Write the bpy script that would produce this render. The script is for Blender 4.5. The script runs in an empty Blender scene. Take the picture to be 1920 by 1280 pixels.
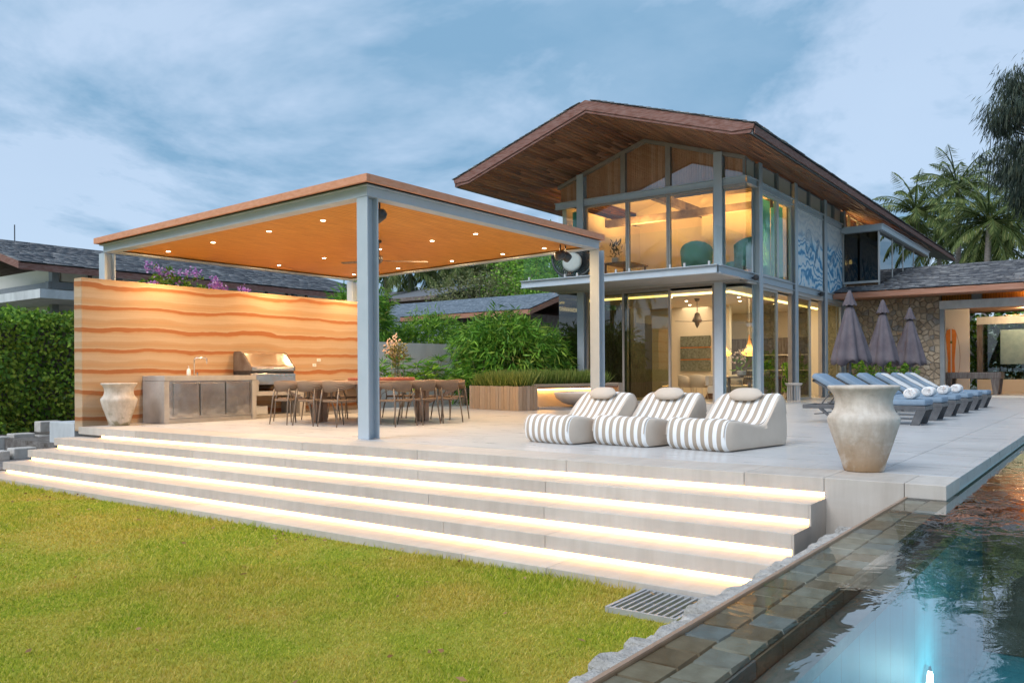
import bpy, math, random
import numpy as np
from mathutils import Vector, Matrix
R = random.Random(11)
NR = np.random.default_rng(5)
PI = math.pi
rad = math.radians
scene = bpy.context.scene
COL = scene.collection

# ------------------------------------------------------------------ camera
CAM_YAW_X, CAM_YAW_Y = math.cos(rad(36.53)), math.cos(rad(53.47))
cam_data = bpy.data.cameras.new('camera')
cam = bpy.data.objects.new('camera', cam_data)
COL.objects.link(cam)
fw = Vector((CAM_YAW_X, CAM_YAW_Y, 0)).normalized()
rt = Vector((fw.y, -fw.x, 0))
m = Matrix((rt, Vector((0, 0, 1)), -fw)).transposed().to_4x4()
m = m @ Matrix.Rotation(rad(-0.354), 4, 'Z')
m.translation = Vector((0, 0, 0.90))
cam.matrix_world = m
cam_data.lens = 29.03
cam_data.sensor_width = 36
cam_data.shift_y = 0.0313
cam_data.clip_end = 2000
scene.camera = cam

# ------------------------------------------------------------------ sky, sun, exposure
SUN_EL, SUN_AZ = 45, 172      # sun direction: azimuth measured from +X towards +Y, where the light comes from
world = bpy.data.worlds.new('World')
scene.world = world
world.use_nodes = True
wn, wl = world.node_tree.nodes, world.node_tree.links
wn.clear()
def wnode(t, **k):
    n = wn.new(t)
    for a, b in k.items():
        setattr(n, a, b)
    return n
w_out = wnode('ShaderNodeOutputWorld')
w_bg = wnode('ShaderNodeBackground')
w_sky = wnode('ShaderNodeTexSky', sky_type='NISHITA', sun_disc=False, sun_elevation=rad(SUN_EL),
              sun_rotation=rad(90 - SUN_AZ), air_density=1.0, dust_density=0.6, ozone_density=2.0)
w_tc = wnode('ShaderNodeTexCoord')
w_sep = wnode('ShaderNodeSeparateXYZ')
wl.new(w_tc.outputs['Generated'], w_sep.inputs[0])
w_zc = wnode('ShaderNodeMath', operation='MAXIMUM'); w_zc.inputs[1].default_value = 0.0
wl.new(w_sep.outputs['Z'], w_zc.inputs[0])
w_zz = wnode('ShaderNodeMath', operation='ADD'); w_zz.inputs[1].default_value = 0.16
wl.new(w_zc.outputs[0], w_zz.inputs[0])
w_dx = wnode('ShaderNodeMath', operation='DIVIDE'); w_dy = wnode('ShaderNodeMath', operation='DIVIDE')
wl.new(w_sep.outputs['X'], w_dx.inputs[0]); wl.new(w_zz.outputs[0], w_dx.inputs[1])
wl.new(w_sep.outputs['Y'], w_dy.inputs[0]); wl.new(w_zz.outputs[0], w_dy.inputs[1])
w_cb = wnode('ShaderNodeCombineXYZ')
wl.new(w_dx.outputs[0], w_cb.inputs['X']); wl.new(w_dy.outputs[0], w_cb.inputs['Y'])
w_map = wnode('ShaderNodeMapping'); w_map.inputs['Location'].default_value = (20.5, 1.1, 0.0)
wl.new(w_cb.outputs[0], w_map.inputs[0])
w_n1 = wnode('ShaderNodeTexNoise'); w_n1.inputs['Scale'].default_value = 0.75
w_n1.inputs['Detail'].default_value = 7; w_n1.inputs['Roughness'].default_value = 0.60; w_n1.inputs['Distortion'].default_value = 0.35
wl.new(w_map.outputs[0], w_n1.inputs['Vector'])
w_r1 = wnode('ShaderNodeValToRGB')
w_r1.color_ramp.elements[0].position = 0.465; w_r1.color_ramp.elements[0].color = (0, 0, 0, 1)
w_r1.color_ramp.elements[1].position = 0.57; w_r1.color_ramp.elements[1].color = (1, 1, 1, 1)
wl.new(w_n1.outputs['Fac'], w_r1.inputs[0])
w_n2 = wnode('ShaderNodeTexNoise'); w_n2.inputs['Scale'].default_value = 2.1
w_n2.inputs['Detail'].default_value = 6; w_n2.inputs['Roughness'].default_value = 0.55
wl.new(w_map.outputs[0], w_n2.inputs['Vector'])
w_r2 = wnode('ShaderNodeValToRGB')
w_r2.color_ramp.elements[0].position = 0.40; w_r2.color_ramp.elements[0].color = (0, 0, 0, 1)
w_r2.color_ramp.elements[1].position = 0.75; w_r2.color_ramp.elements[1].color = (1, 1, 1, 1)
wl.new(w_n2.outputs['Fac'], w_r2.inputs[0])
# thin bright veil over the whole sky, thicker darker cloud banks on top of it
w_gain = wnode('ShaderNodeMix', data_type='RGBA', blend_type='MULTIPLY'); w_gain.inputs[0].default_value = 1
wl.new(w_sky.outputs[0], w_gain.inputs[6]); w_gain.inputs[7].default_value = (0.075, 0.075, 0.075, 1)
w_veil = wnode('ShaderNodeMix', data_type='RGBA'); w_veil.inputs[0].default_value = 0.80
wl.new(w_gain.outputs[2], w_veil.inputs[6]); w_veil.inputs[7].default_value = (0.325, 0.415, 0.535, 1)
w_bank = wnode('ShaderNodeMix', data_type='RGBA')
w_bm = wnode('ShaderNodeMath', operation='MULTIPLY'); w_bm.inputs[1].default_value = 0.88
wl.new(w_r1.outputs[0], w_bm.inputs[0]); wl.new(w_bm.outputs[0], w_bank.inputs[0])
wl.new(w_veil.outputs[2], w_bank.inputs[6]); w_bank.inputs[7].default_value = (0.112, 0.225, 0.345, 1)
w_wis = wnode('ShaderNodeMix', data_type='RGBA')
w_wm = wnode('ShaderNodeMath', operation='MULTIPLY'); w_wm.inputs[1].default_value = 0.35
wl.new(w_r2.outputs[0], w_wm.inputs[0]); wl.new(w_wm.outputs[0], w_wis.inputs[0])
wl.new(w_bank.outputs[2], w_wis.inputs[6]); w_wis.inputs[7].default_value = (0.32, 0.41, 0.525, 1)
wl.new(w_wis.outputs[2], w_bg.inputs['Color'])
w_bg.inputs['Strength'].default_value = 1.0
wl.new(w_bg.outputs[0], w_out.inputs['Surface'])

sun_data = bpy.data.lights.new('sun', 'SUN')
sun_data.energy = 1.5
sun_data.angle = rad(35)
sun_data.color = (0.97, 0.98, 1.0)
sun = bpy.data.objects.new('sun', sun_data)
COL.objects.link(sun)
sd = Vector((math.cos(rad(SUN_AZ)) * math.cos(rad(SUN_EL)), math.sin(rad(SUN_AZ)) * math.cos(rad(SUN_EL)), math.sin(rad(SUN_EL))))
sun.rotation_euler = sd.to_track_quat('Z', 'Y').to_euler()

vs = scene.view_settings
scene.display_settings.display_device = 'sRGB'
vs.view_transform = 'Standard'
vs.look = 'None'
vs.exposure = 0.85
vs.gamma = 1
vs.use_curve_mapping = False
cy = scene.cycles
cy.use_denoising = True
cy.max_bounces = 8
cy.diffuse_bounces = 4
cy.glossy_bounces = 4
cy.transmission_bounces = 6
cy.transparent_max_bounces = 24
cy.caustics_reflective = False
cy.caustics_refractive = False
cy.sample_clamp_indirect = 5.0
cy.use_adaptive_sampling = True
cy.adaptive_threshold = 0.015

# ------------------------------------------------------------------ materials
MATS = {}
class NT:
    def __init__(s, name):
        s.m = bpy.data.materials.new(name); s.m.use_nodes = True
        s.n, s.l = s.m.node_tree.nodes, s.m.node_tree.links
        s.n.clear()
        s.out = s.n.new('ShaderNodeOutputMaterial')
        MATS[name] = s.m
    def add(s, t, **k):
        n = s.n.new(t)
        for a, b in k.items(): setattr(n, a, b)
        return n
    def link(s, a, b): s.l.new(a, b)
    def val(s, node, **k):
        for a, b in k.items(): node.inputs[a.replace('_', ' ')].default_value = b
        return node
    def coords(s, kind='Object', scale=(1, 1, 1), rot=(0, 0, 0)):
        tc = s.add('ShaderNodeTexCoord'); mp = s.add('ShaderNodeMapping')
        mp.inputs['Scale'].default_value = scale; mp.inputs['Rotation'].default_value = rot
        s.link(tc.outputs[kind], mp.inputs[0]); return mp.outputs[0]
    def noise(s, vec, scale, detail=4, rough=0.55, dist=0):
        n = s.add('ShaderNodeTexNoise'); s.link(vec, n.inputs['Vector'])
        n.inputs['Scale'].default_value = scale; n.inputs['Detail'].default_value = detail
        n.inputs['Roughness'].default_value = rough; n.inputs['Distortion'].default_value = dist
        return n.outputs['Fac']
    def ramp(s, fac, stops, interp='LINEAR'):
        r = s.add('ShaderNodeValToRGB'); cr = r.color_ramp; cr.interpolation = interp
        while len(cr.elements) < len(stops): cr.elements.new(0.5)
        for e, (p, c) in zip(cr.elements, stops):
            e.position = p; e.color = (*c, 1) if len(c) == 3 else c
        s.link(fac, r.inputs[0]); return r.outputs[0]
    def mix(s, fac, a, b, mode='MIX'):
        n = s.add('ShaderNodeMix', data_type='RGBA', blend_type=mode)
        for i, v in ((0, fac), (6, a), (7, b)):
            if hasattr(v, 'is_linked'): s.link(v, n.inputs[i])
            elif i == 0: n.inputs[0].default_value = v
            else: n.inputs[i].default_value = (*v, 1)
        return n.outputs[2]
    def math(s, op, a, b=0.0):
        n = s.add('ShaderNodeMath', operation=op)
        for i, v in ((0, a), (1, b)):
            if hasattr(v, 'is_linked'): s.link(v, n.inputs[i])
            else: n.inputs[i].default_value = v
        return n.outputs[0]
    def bump(s, h, strength=0.3, dist=0.01):
        b = s.add('ShaderNodeBump'); b.inputs['Strength'].default_value = strength
        b.inputs['Distance'].default_value = dist; s.link(h, b.inputs['Height']); return b.outputs[0]
    def bsdf(s, color, rough=0.6, metal=0.0, normal=None, spec=0.5, **k):
        p = s.add('ShaderNodeBsdfPrincipled')
        for key, v in (('Base Color', color), ('Roughness', rough), ('Metallic', metal)):
            if hasattr(v, 'is_linked'): s.link(v, p.inputs[key])
            else: p.inputs[key].default_value = (*v, 1) if key == 'Base Color' else v
        p.inputs['Specular IOR Level'].default_value = spec
        if normal is not None: s.link(normal, p.inputs['Normal'])
        for a, b in k.items(): p.inputs[a].default_value = b
        return p.outputs[0]
    def finish(s, sh): s.link(sh, s.out.inputs['Surface']); return s.m

def lerp3(a, b, t): return tuple(x + (y - x) * t for x, y in zip(a, b))
def plain(name, col, rough=0.6, metal=0.0, var=0.12, scale=6, bump=0.15, stretch=(1, 1, 1), spec=0.5, bdist=0.006, kind='Object'):
    t = NT(name); v = t.coords(kind, stretch)
    f = t.noise(v, scale, 6, 0.6)
    c = t.ramp(f, [(0.3, lerp3(col, (0, 0, 0), var)), (0.7, lerp3(col, (1, 1, 1), var * 0.5))])
    f2 = t.noise(v, scale * 5, 4, 0.6)
    rr = t.math('ADD', t.math('MULTIPLY', f2, 0.16), rough - 0.08)
    return t.finish(t.bsdf(c, rr, metal, t.bump(f2, bump, bdist), spec))

def emit(name, col, strength):
    t = NT(name); e = t.add('ShaderNodeEmission')
    e.inputs['Color'].default_value = (*col, 1); e.inputs['Strength'].default_value = strength
    return t.finish(e.outputs[0])

def island_mat(name, stops, rough=0.6, nscale=3.0, stretch=(1, 1, 1), grain=30, bump=0.2, spec=0.35, namt=0.5):
    """colour differs from piece to piece, with grain"""
    t = NT(name); g = t.add('ShaderNodeNewGeometry'); v = t.coords('Object', stretch)
    c = t.ramp(g.outputs['Random Per Island'], stops)
    f = t.noise(v, grain, 5, 0.65)
    c2 = t.mix(namt, c, t.ramp(f, [(0.3, (0.35, 0.35, 0.35)), (0.7, (1.0, 1.0, 1.0))]), 'MULTIPLY')
    return t.finish(t.bsdf(c2, rough, 0, t.bump(f, bump, 0.005), spec))

def object_mat(name, stops, rough=0.6, stretch=(1, 1, 1), grain=30, bump=0.2, spec=0.35, namt=0.5):
    t = NT(name); g = t.add('ShaderNodeObjectInfo'); v = t.coords('Object', stretch)
    c = t.ramp(g.outputs['Random'], stops); f = t.noise(v, grain, 5, 0.65)
    c2 = t.mix(namt, c, t.ramp(f, [(0.3, (0.35, 0.35, 0.35)), (0.7, (1.0, 1.0, 1.0))]), 'MULTIPLY')
    return t.finish(t.bsdf(c2, rough, 0, t.bump(f, bump, 0.005), spec))

def leaf_mat(name, stops, trans=0.3, rough=0.5, patch=None):
    t = NT(name); g = t.add('ShaderNodeNewGeometry')
    c = t.ramp(g.outputs['Random Per Island'], stops)
    if patch:
        f = t.noise(t.coords('Object'), patch[0], 4, 0.6)
        c = t.mix(t.ramp(f, [(0.42, (0, 0, 0)), (0.62, (1, 1, 1))]), c, t.ramp(g.outputs['Random Per Island'], patch[1]))
    p = t.bsdf(c, rough, 0, None, 0.25)
    tr = t.add('ShaderNodeBsdfTranslucent'); t.link(c, tr.inputs['Color'])
    mx = t.add('ShaderNodeMixShader'); mx.inputs[0].default_value = trans
    t.link(p, mx.inputs[1]); t.link(tr.outputs[0], mx.inputs[2])
    return t.finish(mx.outputs[0])

def glass_mat(name, tint=(0.93, 0.97, 0.95), refl=1.0, rough=0.0, base=0.0):
    t = NT(name)
    fr = t.add('ShaderNodeFresnel'); fr.inputs['IOR'].default_value = 1.5
    tr = t.add('ShaderNodeBsdfTransparent'); tr.inputs['Color'].default_value = (*tint, 1)
    gl = t.add('ShaderNodeBsdfGlossy'); gl.inputs['Roughness'].default_value = rough
    gl.inputs['Color'].default_value = (1, 1, 1, 1)
    gm = t.add('ShaderNodeNewGeometry')
    f = t.math('MINIMUM', t.math('ADD', t.math('MULTIPLY', fr.outputs[0], refl), base), 1.0)
    f = t.math('MULTIPLY', f, t.math('SUBTRACT', 1.0, gm.outputs['Backfacing']))
    mx = t.add('ShaderNodeMixShader'); t.link(f, mx.inputs[0])
    t.link(tr.outputs[0], mx.inputs[1]); t.link(gl.outputs[0], mx.inputs[2])
    return t.finish(mx.outputs[0])

def build_materials():
    # pale travertine: soft streaks along Y, faint joints
    for nm, base, joints in (('stone_deck', (0.60, 0.59, 0.575), True), ('stone_step', (0.60, 0.54, 0.475), False)):
        t = NT(nm); v = t.coords('Object', (3.2, 0.45, 1.5)); vi = t.coords('Object')
        f = t.noise(v, 2.2, 8, 0.62, 0.4); f2 = t.noise(vi, 0.7, 4, 0.5)
        c = t.ramp(f, [(0.28, lerp3(base, (0.25, 0.22, 0.2), 0.22)), (0.55, base), (0.8, lerp3(base, (1, 1, 1), 0.16))])
        c = t.mix(0.5, c, t.ramp(f2, [(0.3, (0.82, 0.82, 0.83)), (0.7, (1, 1, 1))]), 'MULTIPLY')
        if not joints:
            oi = t.add('ShaderNodeObjectInfo')
            c = t.mix(1.0, c, t.ramp(oi.outputs['Random'], [(0, (0.88, 0.87, 0.86)), (1, (1, 1, 1))]), 'MULTIPLY')
            st_ = t.noise(t.coords('Object', (1, 5, 0.6)), 1.6, 5, 0.65)
            c = t.mix(0.5, c, t.ramp(st_, [(0.35, (0.78, 0.75, 0.72)), (0.6, (1, 1, 1))]), 'MULTIPLY')
        if joints:
            b = t.add('ShaderNodeTexBrick'); b.offset = 0.5
            t.link(t.coords('Object', (1, 1, 1), (0, 0, PI / 2)), b.inputs['Vector'])
            for k, x in (('Scale', 1.0), ('Mortar Size', 0.0035), ('Brick Width', 1.2), ('Row Height', 0.6), ('Mortar Smooth', 0.2)):
                b.inputs[k].default_value = x
            b.inputs['Color1'].default_value = (0.96, 0.96, 0.97, 1); b.inputs['Color2'].default_value = (1, 1, 1, 1)
            b.inputs['Mortar'].default_value = (0.72, 0.70, 0.68, 1)
            c = t.mix(1.0, c, b.outputs['Color'], 'MULTIPLY')
        fine = t.noise(vi, 40, 3, 0.6)
        rr = t.math('ADD', t.math('MULTIPLY', f, 0.25), 0.18 if joints else 0.42)
        t.finish(t.bsdf(c, rr, 0, t.bump(fine, 0.12, 0.004), 0.5))
    plain('steel_paint', (0.44, 0.50, 0.55), 0.42, 0, 0.06, 3, 0.04)
    plain('steel_dark', (0.22, 0.235, 0.245), 0.42, 0, 0.08, 3, 0.04)
    plain('frame_bronze', (0.33, 0.29, 0.255), 0.42, 0.2, 0.08, 5, 0.03)
    plain('frame_silver', (0.60, 0.59, 0.57), 0.38, 0.4, 0.06, 5, 0.03)
    plain('terracotta', (0.66, 0.27, 0.135), 0.62, 0, 0.14, 9, 0.12, (1, 1, 3))
    plain('fascia_brown', (0.20, 0.075, 0.050), 0.65, 0, 0.22, 5, 0.15, (1, 1, 6), spec=0.15)
    plain('fascia_orange', (0.40, 0.155, 0.075), 0.5, 0, 0.2, 5, 0.1, (1, 0.3, 4))
    plain('plaster_grey', (0.42, 0.40, 0.375), 0.75, 0, 0.08, 3, 0.08)
    plain('concrete', (0.40, 0.365, 0.33), 0.6, 0, 0.16, 4, 0.2)
    plain('concrete_grey', (0.56, 0.58, 0.59), 0.75, 0, 0.22, 3, 0.25, (1, 1, 0.5))
    plain('garden_concrete', (0.78, 0.79, 0.79), 0.8, 0, 0.16, 2, 0.2, (1, 1, 0.4))
    plain('wall_cream', (0.74, 0.66, 0.53), 0.75, 0, 0.04, 2, 0.04)
    plain('wall_white', (0.80, 0.77, 0.72), 0.7, 0, 0.03, 2, 0.03)
    plain('floor_cream', (0.60, 0.54, 0.45), 0.3, 0, 0.08, 2, 0.03)
    plain('dark_wood', (0.075, 0.048, 0.034), 0.4, 0, 0.3, 4, 0.1, (6, 6, 0.6))
    plain('walnut', (0.21, 0.095, 0.042), 0.42, 0, 0.3, 3, 0.1, (6, 6, 0.8))
    plain('table_wood', (0.35, 0.19, 0.10), 0.42, 0, 0.25, 4, 0.12, (1, 7, 1))
    plain('red_wood', (0.36, 0.085, 0.03), 0.38, 0, 0.2, 4, 0.08, (1, 5, 1))
    plain('bronze_leg', (0.17, 0.13, 0.10), 0.4, 0.3, 0.08, 8, 0.03)
    plain('black', (0.018, 0.018, 0.02), 0.45, 0, 0.1, 8, 0.05)
    plain('charcoal', (0.075, 0.078, 0.085), 0.45, 0.1, 0.1, 8, 0.04)
    plain('white_plastic', (0.82, 0.81, 0.78), 0.35, 0, 0.02, 8, 0.02)
    plain('chrome', (0.72, 0.72, 0.72), 0.18, 1, 0.03, 8, 0.02)
    plain('towel_white', (0.80, 0.79, 0.78), 0.9, 0, 0.06, 25, 0.5, bdist=0.01)
    plain('cream_fabric', (0.60, 0.53, 0.44), 0.85, 0, 0.06, 30, 0.3)
    plain('beige_fabric', (0.60, 0.50, 0.405), 0.85, 0, 0.07, 3, 0.25, bdist=0.02)
    plain('teal_fabric', (0.13, 0.36, 0.31), 0.8, 0, 0.1, 30, 0.2)
    plain('green_art', (0.10, 0.115, 0.06), 0.8, 0, 0.35, 14, 0.3)
    plain('egg_cushion', (0.72, 0.72, 0.68), 0.85, 0, 0.05, 10, 0.2)
    plain('bowl_white', (0.63, 0.57, 0.52), 0.5, 0, 0.08, 5, 0.08)
    plain('bark', (0.16, 0.125, 0.095), 0.85, 0, 0.35, 6, 0.6, (1, 1, 4), bdist=0.03)
    plain('palm_bark', (0.20, 0.165, 0.14), 0.85, 0, 0.3, 5, 0.6, (1, 1, 5), bdist=0.03)
    plain('soil', (0.09, 0.065, 0.045), 0.95, 0, 0.35, 8, 0.6, bdist=0.03)
    plain('ground_green', (0.085, 0.10, 0.035), 0.95, 0, 0.35, 0.6, 0.5, bdist=0.03)
    plain('gravel', (0.24, 0.22, 0.215), 0.9, 0, 0.45, 22, 1.0, bdist=0.04)
    plain('rubble', (0.60, 0.56, 0.51), 0.85, 0, 0.2, 7, 0.5, bdist=0.02)
    plain('white_stone', (0.52, 0.49, 0.45), 0.85, 0, 0.3, 12, 0.9, bdist=0.03, spec=0.15)
    plain('copper', (0.55, 0.36, 0.24), 0.35, 0.6, 0.1, 10, 0.05)
    plain('grate_metal', (0.50, 0.50, 0.50), 0.45, 0.5, 0.15, 12, 0.1)
    plain('brown_wall', (0.13, 0.088, 0.066), 0.7, 0, 0.2, 4, 0.1)
    plain('roof_dark', (0.075, 0.085, 0.10), 0.7, 0, 0.2, 6, 0.3)
    # brushed steel doors with soft dents
    t = NT('brushed_steel'); v = t.coords('Object', (1, 1, 1)); vs_ = t.coords('Object', (60, 60, 1.0))
    f = t.noise(v, 2.4, 2, 0.5); f2 = t.noise(vs_, 3, 3, 0.6)
    hh = t.math('ADD', t.math('MULTIPLY', f, 1.0), t.math('MULTIPLY', f2, 0.01))
    t.finish(t.bsdf(t.ramp(f2, [(0.3, (0.62, 0.59, 0.55)), (0.7, (0.78, 0.75, 0.71))]), 0.26, 1.0, t.bump(hh, 0.5, 0.05)))
    # rammed earth strata
    t = NT('rammed_earth'); v = t.coords('Object'); sp = t.add('ShaderNodeSeparateXYZ'); t.link(v, sp.inputs[0])
    vx = t.coords('Object', (0.55, 0.55, 0.75)); w1 = t.noise(vx, 1.5, 5, 0.5); vx2 = t.coords('Object', (0.3, 0.3, 3.0)); w2 = t.noise(vx2, 1.0, 3, 0.5)
    zz = t.math('ADD', sp.outputs['Z'], t.math('MULTIPLY', t.math('SUBTRACT', w1, 0.5), 0.24))
    zz = t.math('ADD', zz, t.math('MULTIPLY', t.math('SUBTRACT', w2, 0.5), 0.14))
    fr = t.math('FRACT', t.math('MULTIPLY', t.math('ADD', zz, 3.0), 1 / 0.405))
    sand, tan, deep, mid = (0.67, 0.49, 0.335), (0.61, 0.42, 0.265), (0.50, 0.20, 0.085), (0.62, 0.385, 0.215)
    c = t.ramp(fr, [(0.0, tan), (0.13, mid), (0.27, tan), (0.30, sand), (0.60, lerp3(sand, tan, .5)), (0.70, mid), (0.735, deep), (0.895, deep), (0.915, sand), (1.0, tan)])
    fine = t.noise(t.coords('Object', (6, 6, 22)), 9, 8, 0.78)
    lay = t.noise(t.coords('Object', (0.5, 0.5, 26)), 1.0, 3, 0.6)
    c = t.mix(0.35, c, t.ramp(lay, [(0.35, (0.80, 0.74, 0.68)), (0.6, (1, 1, 1))]), 'MULTIPLY')
    c = t.mix(0.75, c, t.ramp(fine, [(0.3, (0.72, 0.70, 0.68)), (0.7, (1, 1, 1))]), 'MULTIPLY')
    t.finish(t.bsdf(c, 0.9, 0, t.bump(fine, 0.7, 0.018), 0.15))
    # ribbed orange timber ceiling, ribs run along X
    t = NT('ceiling_wood'); v = t.coords('Object'); sp = t.add('ShaderNodeSeparateXYZ'); t.link(v, sp.inputs[0])
    fr = t.math('FRACT', t.math('MULTIPLY', sp.outputs['Y'], 1 / 0.085))
    rib = t.ramp(fr, [(0.0, (0.25, 0.25, 0.25)), (0.10, (1, 1, 1)), (0.90, (1, 1, 1)), (1.0, (0.25, 0.25, 0.25))])
    gr = t.noise(t.coords('Object', (0.6, 14, 1)), 3, 5, 0.6)
    c = t.mix(1.0, t.ramp(gr, [(0.35, (0.54, 0.20, 0.026)), (0.65, (0.80, 0.345, 0.06))]), t.mix(0.75, (1, 1, 1), rib), 'MULTIPLY')
    t.finish(t.bsdf(c, 0.5, 0, t.bump(rib, 0.5, 0.006), 0.35))
    # boards, slats, shingles, stones: colour per piece
    island_mat('soffit_boards', [(0, (0.21, 0.085, 0.045)), (0.35, (0.31, 0.135, 0.068)), (0.7, (0.38, 0.18, 0.095)), (1, (0.25, 0.115, 0.07))], 0.5, stretch=(0.8, 8, 8), grain=6)
    island_mat('cladding', [(0, (0.62, 0.335, 0.20)), (0.5, (0.72, 0.41, 0.26)), (1, (0.78, 0.49, 0.34))], 0.6, stretch=(8, 8, 0.8), grain=6)
    object_mat('planter_wood', [(0, (0.32, 0.24, 0.175)), (0.5, (0.43, 0.33, 0.245)), (1, (0.37, 0.31, 0.26))], 0.7, stretch=(8, 8, 0.7), grain=7)
    island_mat('slate', [(0, (0.075, 0.082, 0.10)), (0.5, (0.165, 0.17, 0.185)), (0.85, (0.26, 0.265, 0.275)), (1, (0.40, 0.40, 0.40))], 0.62, grain=9, bump=0.4)
    island_mat('slate_blue', [(0, (0.13, 0.17, 0.21)), (0.5, (0.18, 0.225, 0.27)), (1, (0.23, 0.275, 0.325))], 0.6, grain=9, bump=0.3)
    island_mat('rubble_stone', [(0, (0.24, 0.195, 0.15)), (0.4, (0.36, 0.285, 0.21)), (0.75, (0.42, 0.335, 0.25)), (1, (0.24, 0.225, 0.21))], 0.8, grain=11, bump=0.6, namt=0.6)
    t = NT('pool_tile'); oi = t.add('ShaderNodeObjectInfo'); v = t.coords('Object')
    f = t.noise(v, 9, 5, 0.6)
    c = t.ramp(oi.outputs['Random'], [(0, (0.34, 0.215, 0.13)), (0.4, (0.47, 0.335, 0.225)), (0.75, (0.50, 0.41, 0.32)), (1, (0.33, 0.32, 0.32))])
    c = t.mix(0.75, c, t.ramp(f, [(0.3, (0.45, 0.40, 0.34)), (0.7, (1, 1, 1))]), 'MULTIPLY')
    t.finish(t.bsdf(c, 0.35, 0, t.bump(f, 0.3, 0.006)))
    t = NT('pool_bottom'); v = t.coords('Object')
    b = t.add('ShaderNodeTexBrick'); b.offset = 0; t.link(v, b.inputs['Vector'])
    for k, x in (('Scale', 1.0), ('Mortar Size', 0.006), ('Brick Width', 0.3), ('Row Height', 0.3)): b.inputs[k].default_value = x
    b.inputs['Color1'].default_value = (0.11, 0.52, 0.62, 1); b.inputs['Color2'].default_value = (0.15, 0.60, 0.70, 1); b.inputs['Mortar'].default_value = (0.09, 0.38, 0.44, 1)
    f = t.noise(v, 3, 4, 0.6)
    c = t.mix(0.6, b.outputs['Color'], t.ramp(f, [(0.3, (0.6, 0.6, 0.6)), (0.7, (1, 1, 1))]), 'MULTIPLY')
    t.finish(t.bsdf(c, 0.5))
    plain('pool_wall', (0.22, 0.175, 0.115), 0.5, 0, 0.3, 3, 0.2)
    # water: thin transparent film with fresnel mirror and ripples
    for wname, wk, wb in (('water', 2.3, 0.10), ('water_film', 0.85, 0.05)):
      t = NT(wname); v = t.coords('Object', (1.0, 1.6, 1)); n1 = t.noise(v, 3.2, 3, 0.55, 0.6); n2 = t.noise(v, 0.55, 3, 0.5)
      calm = t.ramp(n2, [(0.40, (0.12, 0.12, 0.12)), (0.60, (1, 1, 1))])
      h = t.math('MULTIPLY', n1, calm)
      nb = t.bump(h, wb, 0.05)
      fr = t.add('ShaderNodeFresnel'); fr.inputs['IOR'].default_value = 1.33; t.link(nb, fr.inputs['Normal'])
      tr = t.add('ShaderNodeBsdfTransparent'); tr.inputs['Color'].default_value = (0.86, 0.95, 0.95, 1)
      gl = t.add('ShaderNodeBsdfGlossy'); gl.inputs['Roughness'].default_value = 0.015; t.link(nb, gl.inputs['Normal'])
      mx = t.add('ShaderNodeMixShader'); t.link(t.math('MINIMUM', t.math('MULTIPLY', fr.outputs[0], wk), 1.0), mx.inputs[0])
      t.link(tr.outputs[0], mx.inputs[1]); t.link(gl.outputs[0], mx.inputs[2]); t.finish(mx.outputs[0])
    # striped lounger cover: stripes run along the length (local X), alternate across local Y
    t = NT('stripe_cover'); sp = t.add('ShaderNodeSeparateXYZ'); v = t.coords('Object'); t.link(v, sp.inputs[0])
    fr = t.math('FRACT', t.math('ADD', t.math('MULTIPLY', sp.outputs['Y'], 1 / 0.108), 20.25))
    c = t.ramp(fr, [(0.0, (0.42, 0.345, 0.275)), (0.49, (0.42, 0.345, 0.275)), (0.51, (0.80, 0.80, 0.79)), (1.0, (0.80, 0.80, 0.79))])
    f = t.noise(v, 3.5, 4, 0.55); f2 = t.noise(v, 220, 2, 0.5)
    t.finish(t.bsdf(c, 0.85, 0, t.bump(t.math('ADD', f, t.math('MULTIPLY', f2, 0.06)), 0.4, 0.04), 0.2))
    t = NT('stripe_towel'); sp = t.add('ShaderNodeSeparateXYZ'); v = t.coords('Object'); t.link(v, sp.inputs[0])
    fr = t.math('FRACT', t.math('MULTIPLY', sp.outputs['X'], 1 / 0.13))
    t.finish(t.bsdf(t.ramp(fr, [(0.0, (0.80, 0.79, 0.77)), (0.6, (0.80, 0.79, 0.77)), (0.64, (0.50, 0.49, 0.48)), (1.0, (0.50, 0.49, 0.48))]), 0.9, 0, t.bump(t.noise(v, 40, 3), 0.4, 0.01), 0.1))
    for nm, col in (('lounger_fabric', (0.175, 0.255, 0.345)), ('umbrella_fabric', (0.088, 0.068, 0.082))):
        plain(nm, col, 0.85, 0, 0.12, 2.5, 0.3, bdist=0.02)
    # woven rope of the dining chairs
    t = NT('rope'); v = t.coords('Object'); w = t.add('ShaderNodeTexWave', wave_type='BANDS', bands_direction='DIAGONAL'); t.link(v, w.inputs['Vector'])
    w.inputs['Scale'].default_value = 26; w.inputs['Distortion'].default_value = 1.5
    f = t.noise(v, 60, 3)
    c = t.mix(0.5, t.ramp(w.outputs['Fac'], [(0.2, (0.17, 0.115, 0.08)), (0.7, (0.34, 0.25, 0.185))]), t.ramp(f, [(0.3, (0.6, 0.6, 0.6)), (0.7, (1, 1, 1))]), 'MULTIPLY')
    t.finish(t.bsdf(c, 0.8, 0, t.bump(w.outputs['Fac'], 0.8, 0.01), 0.2))
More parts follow.
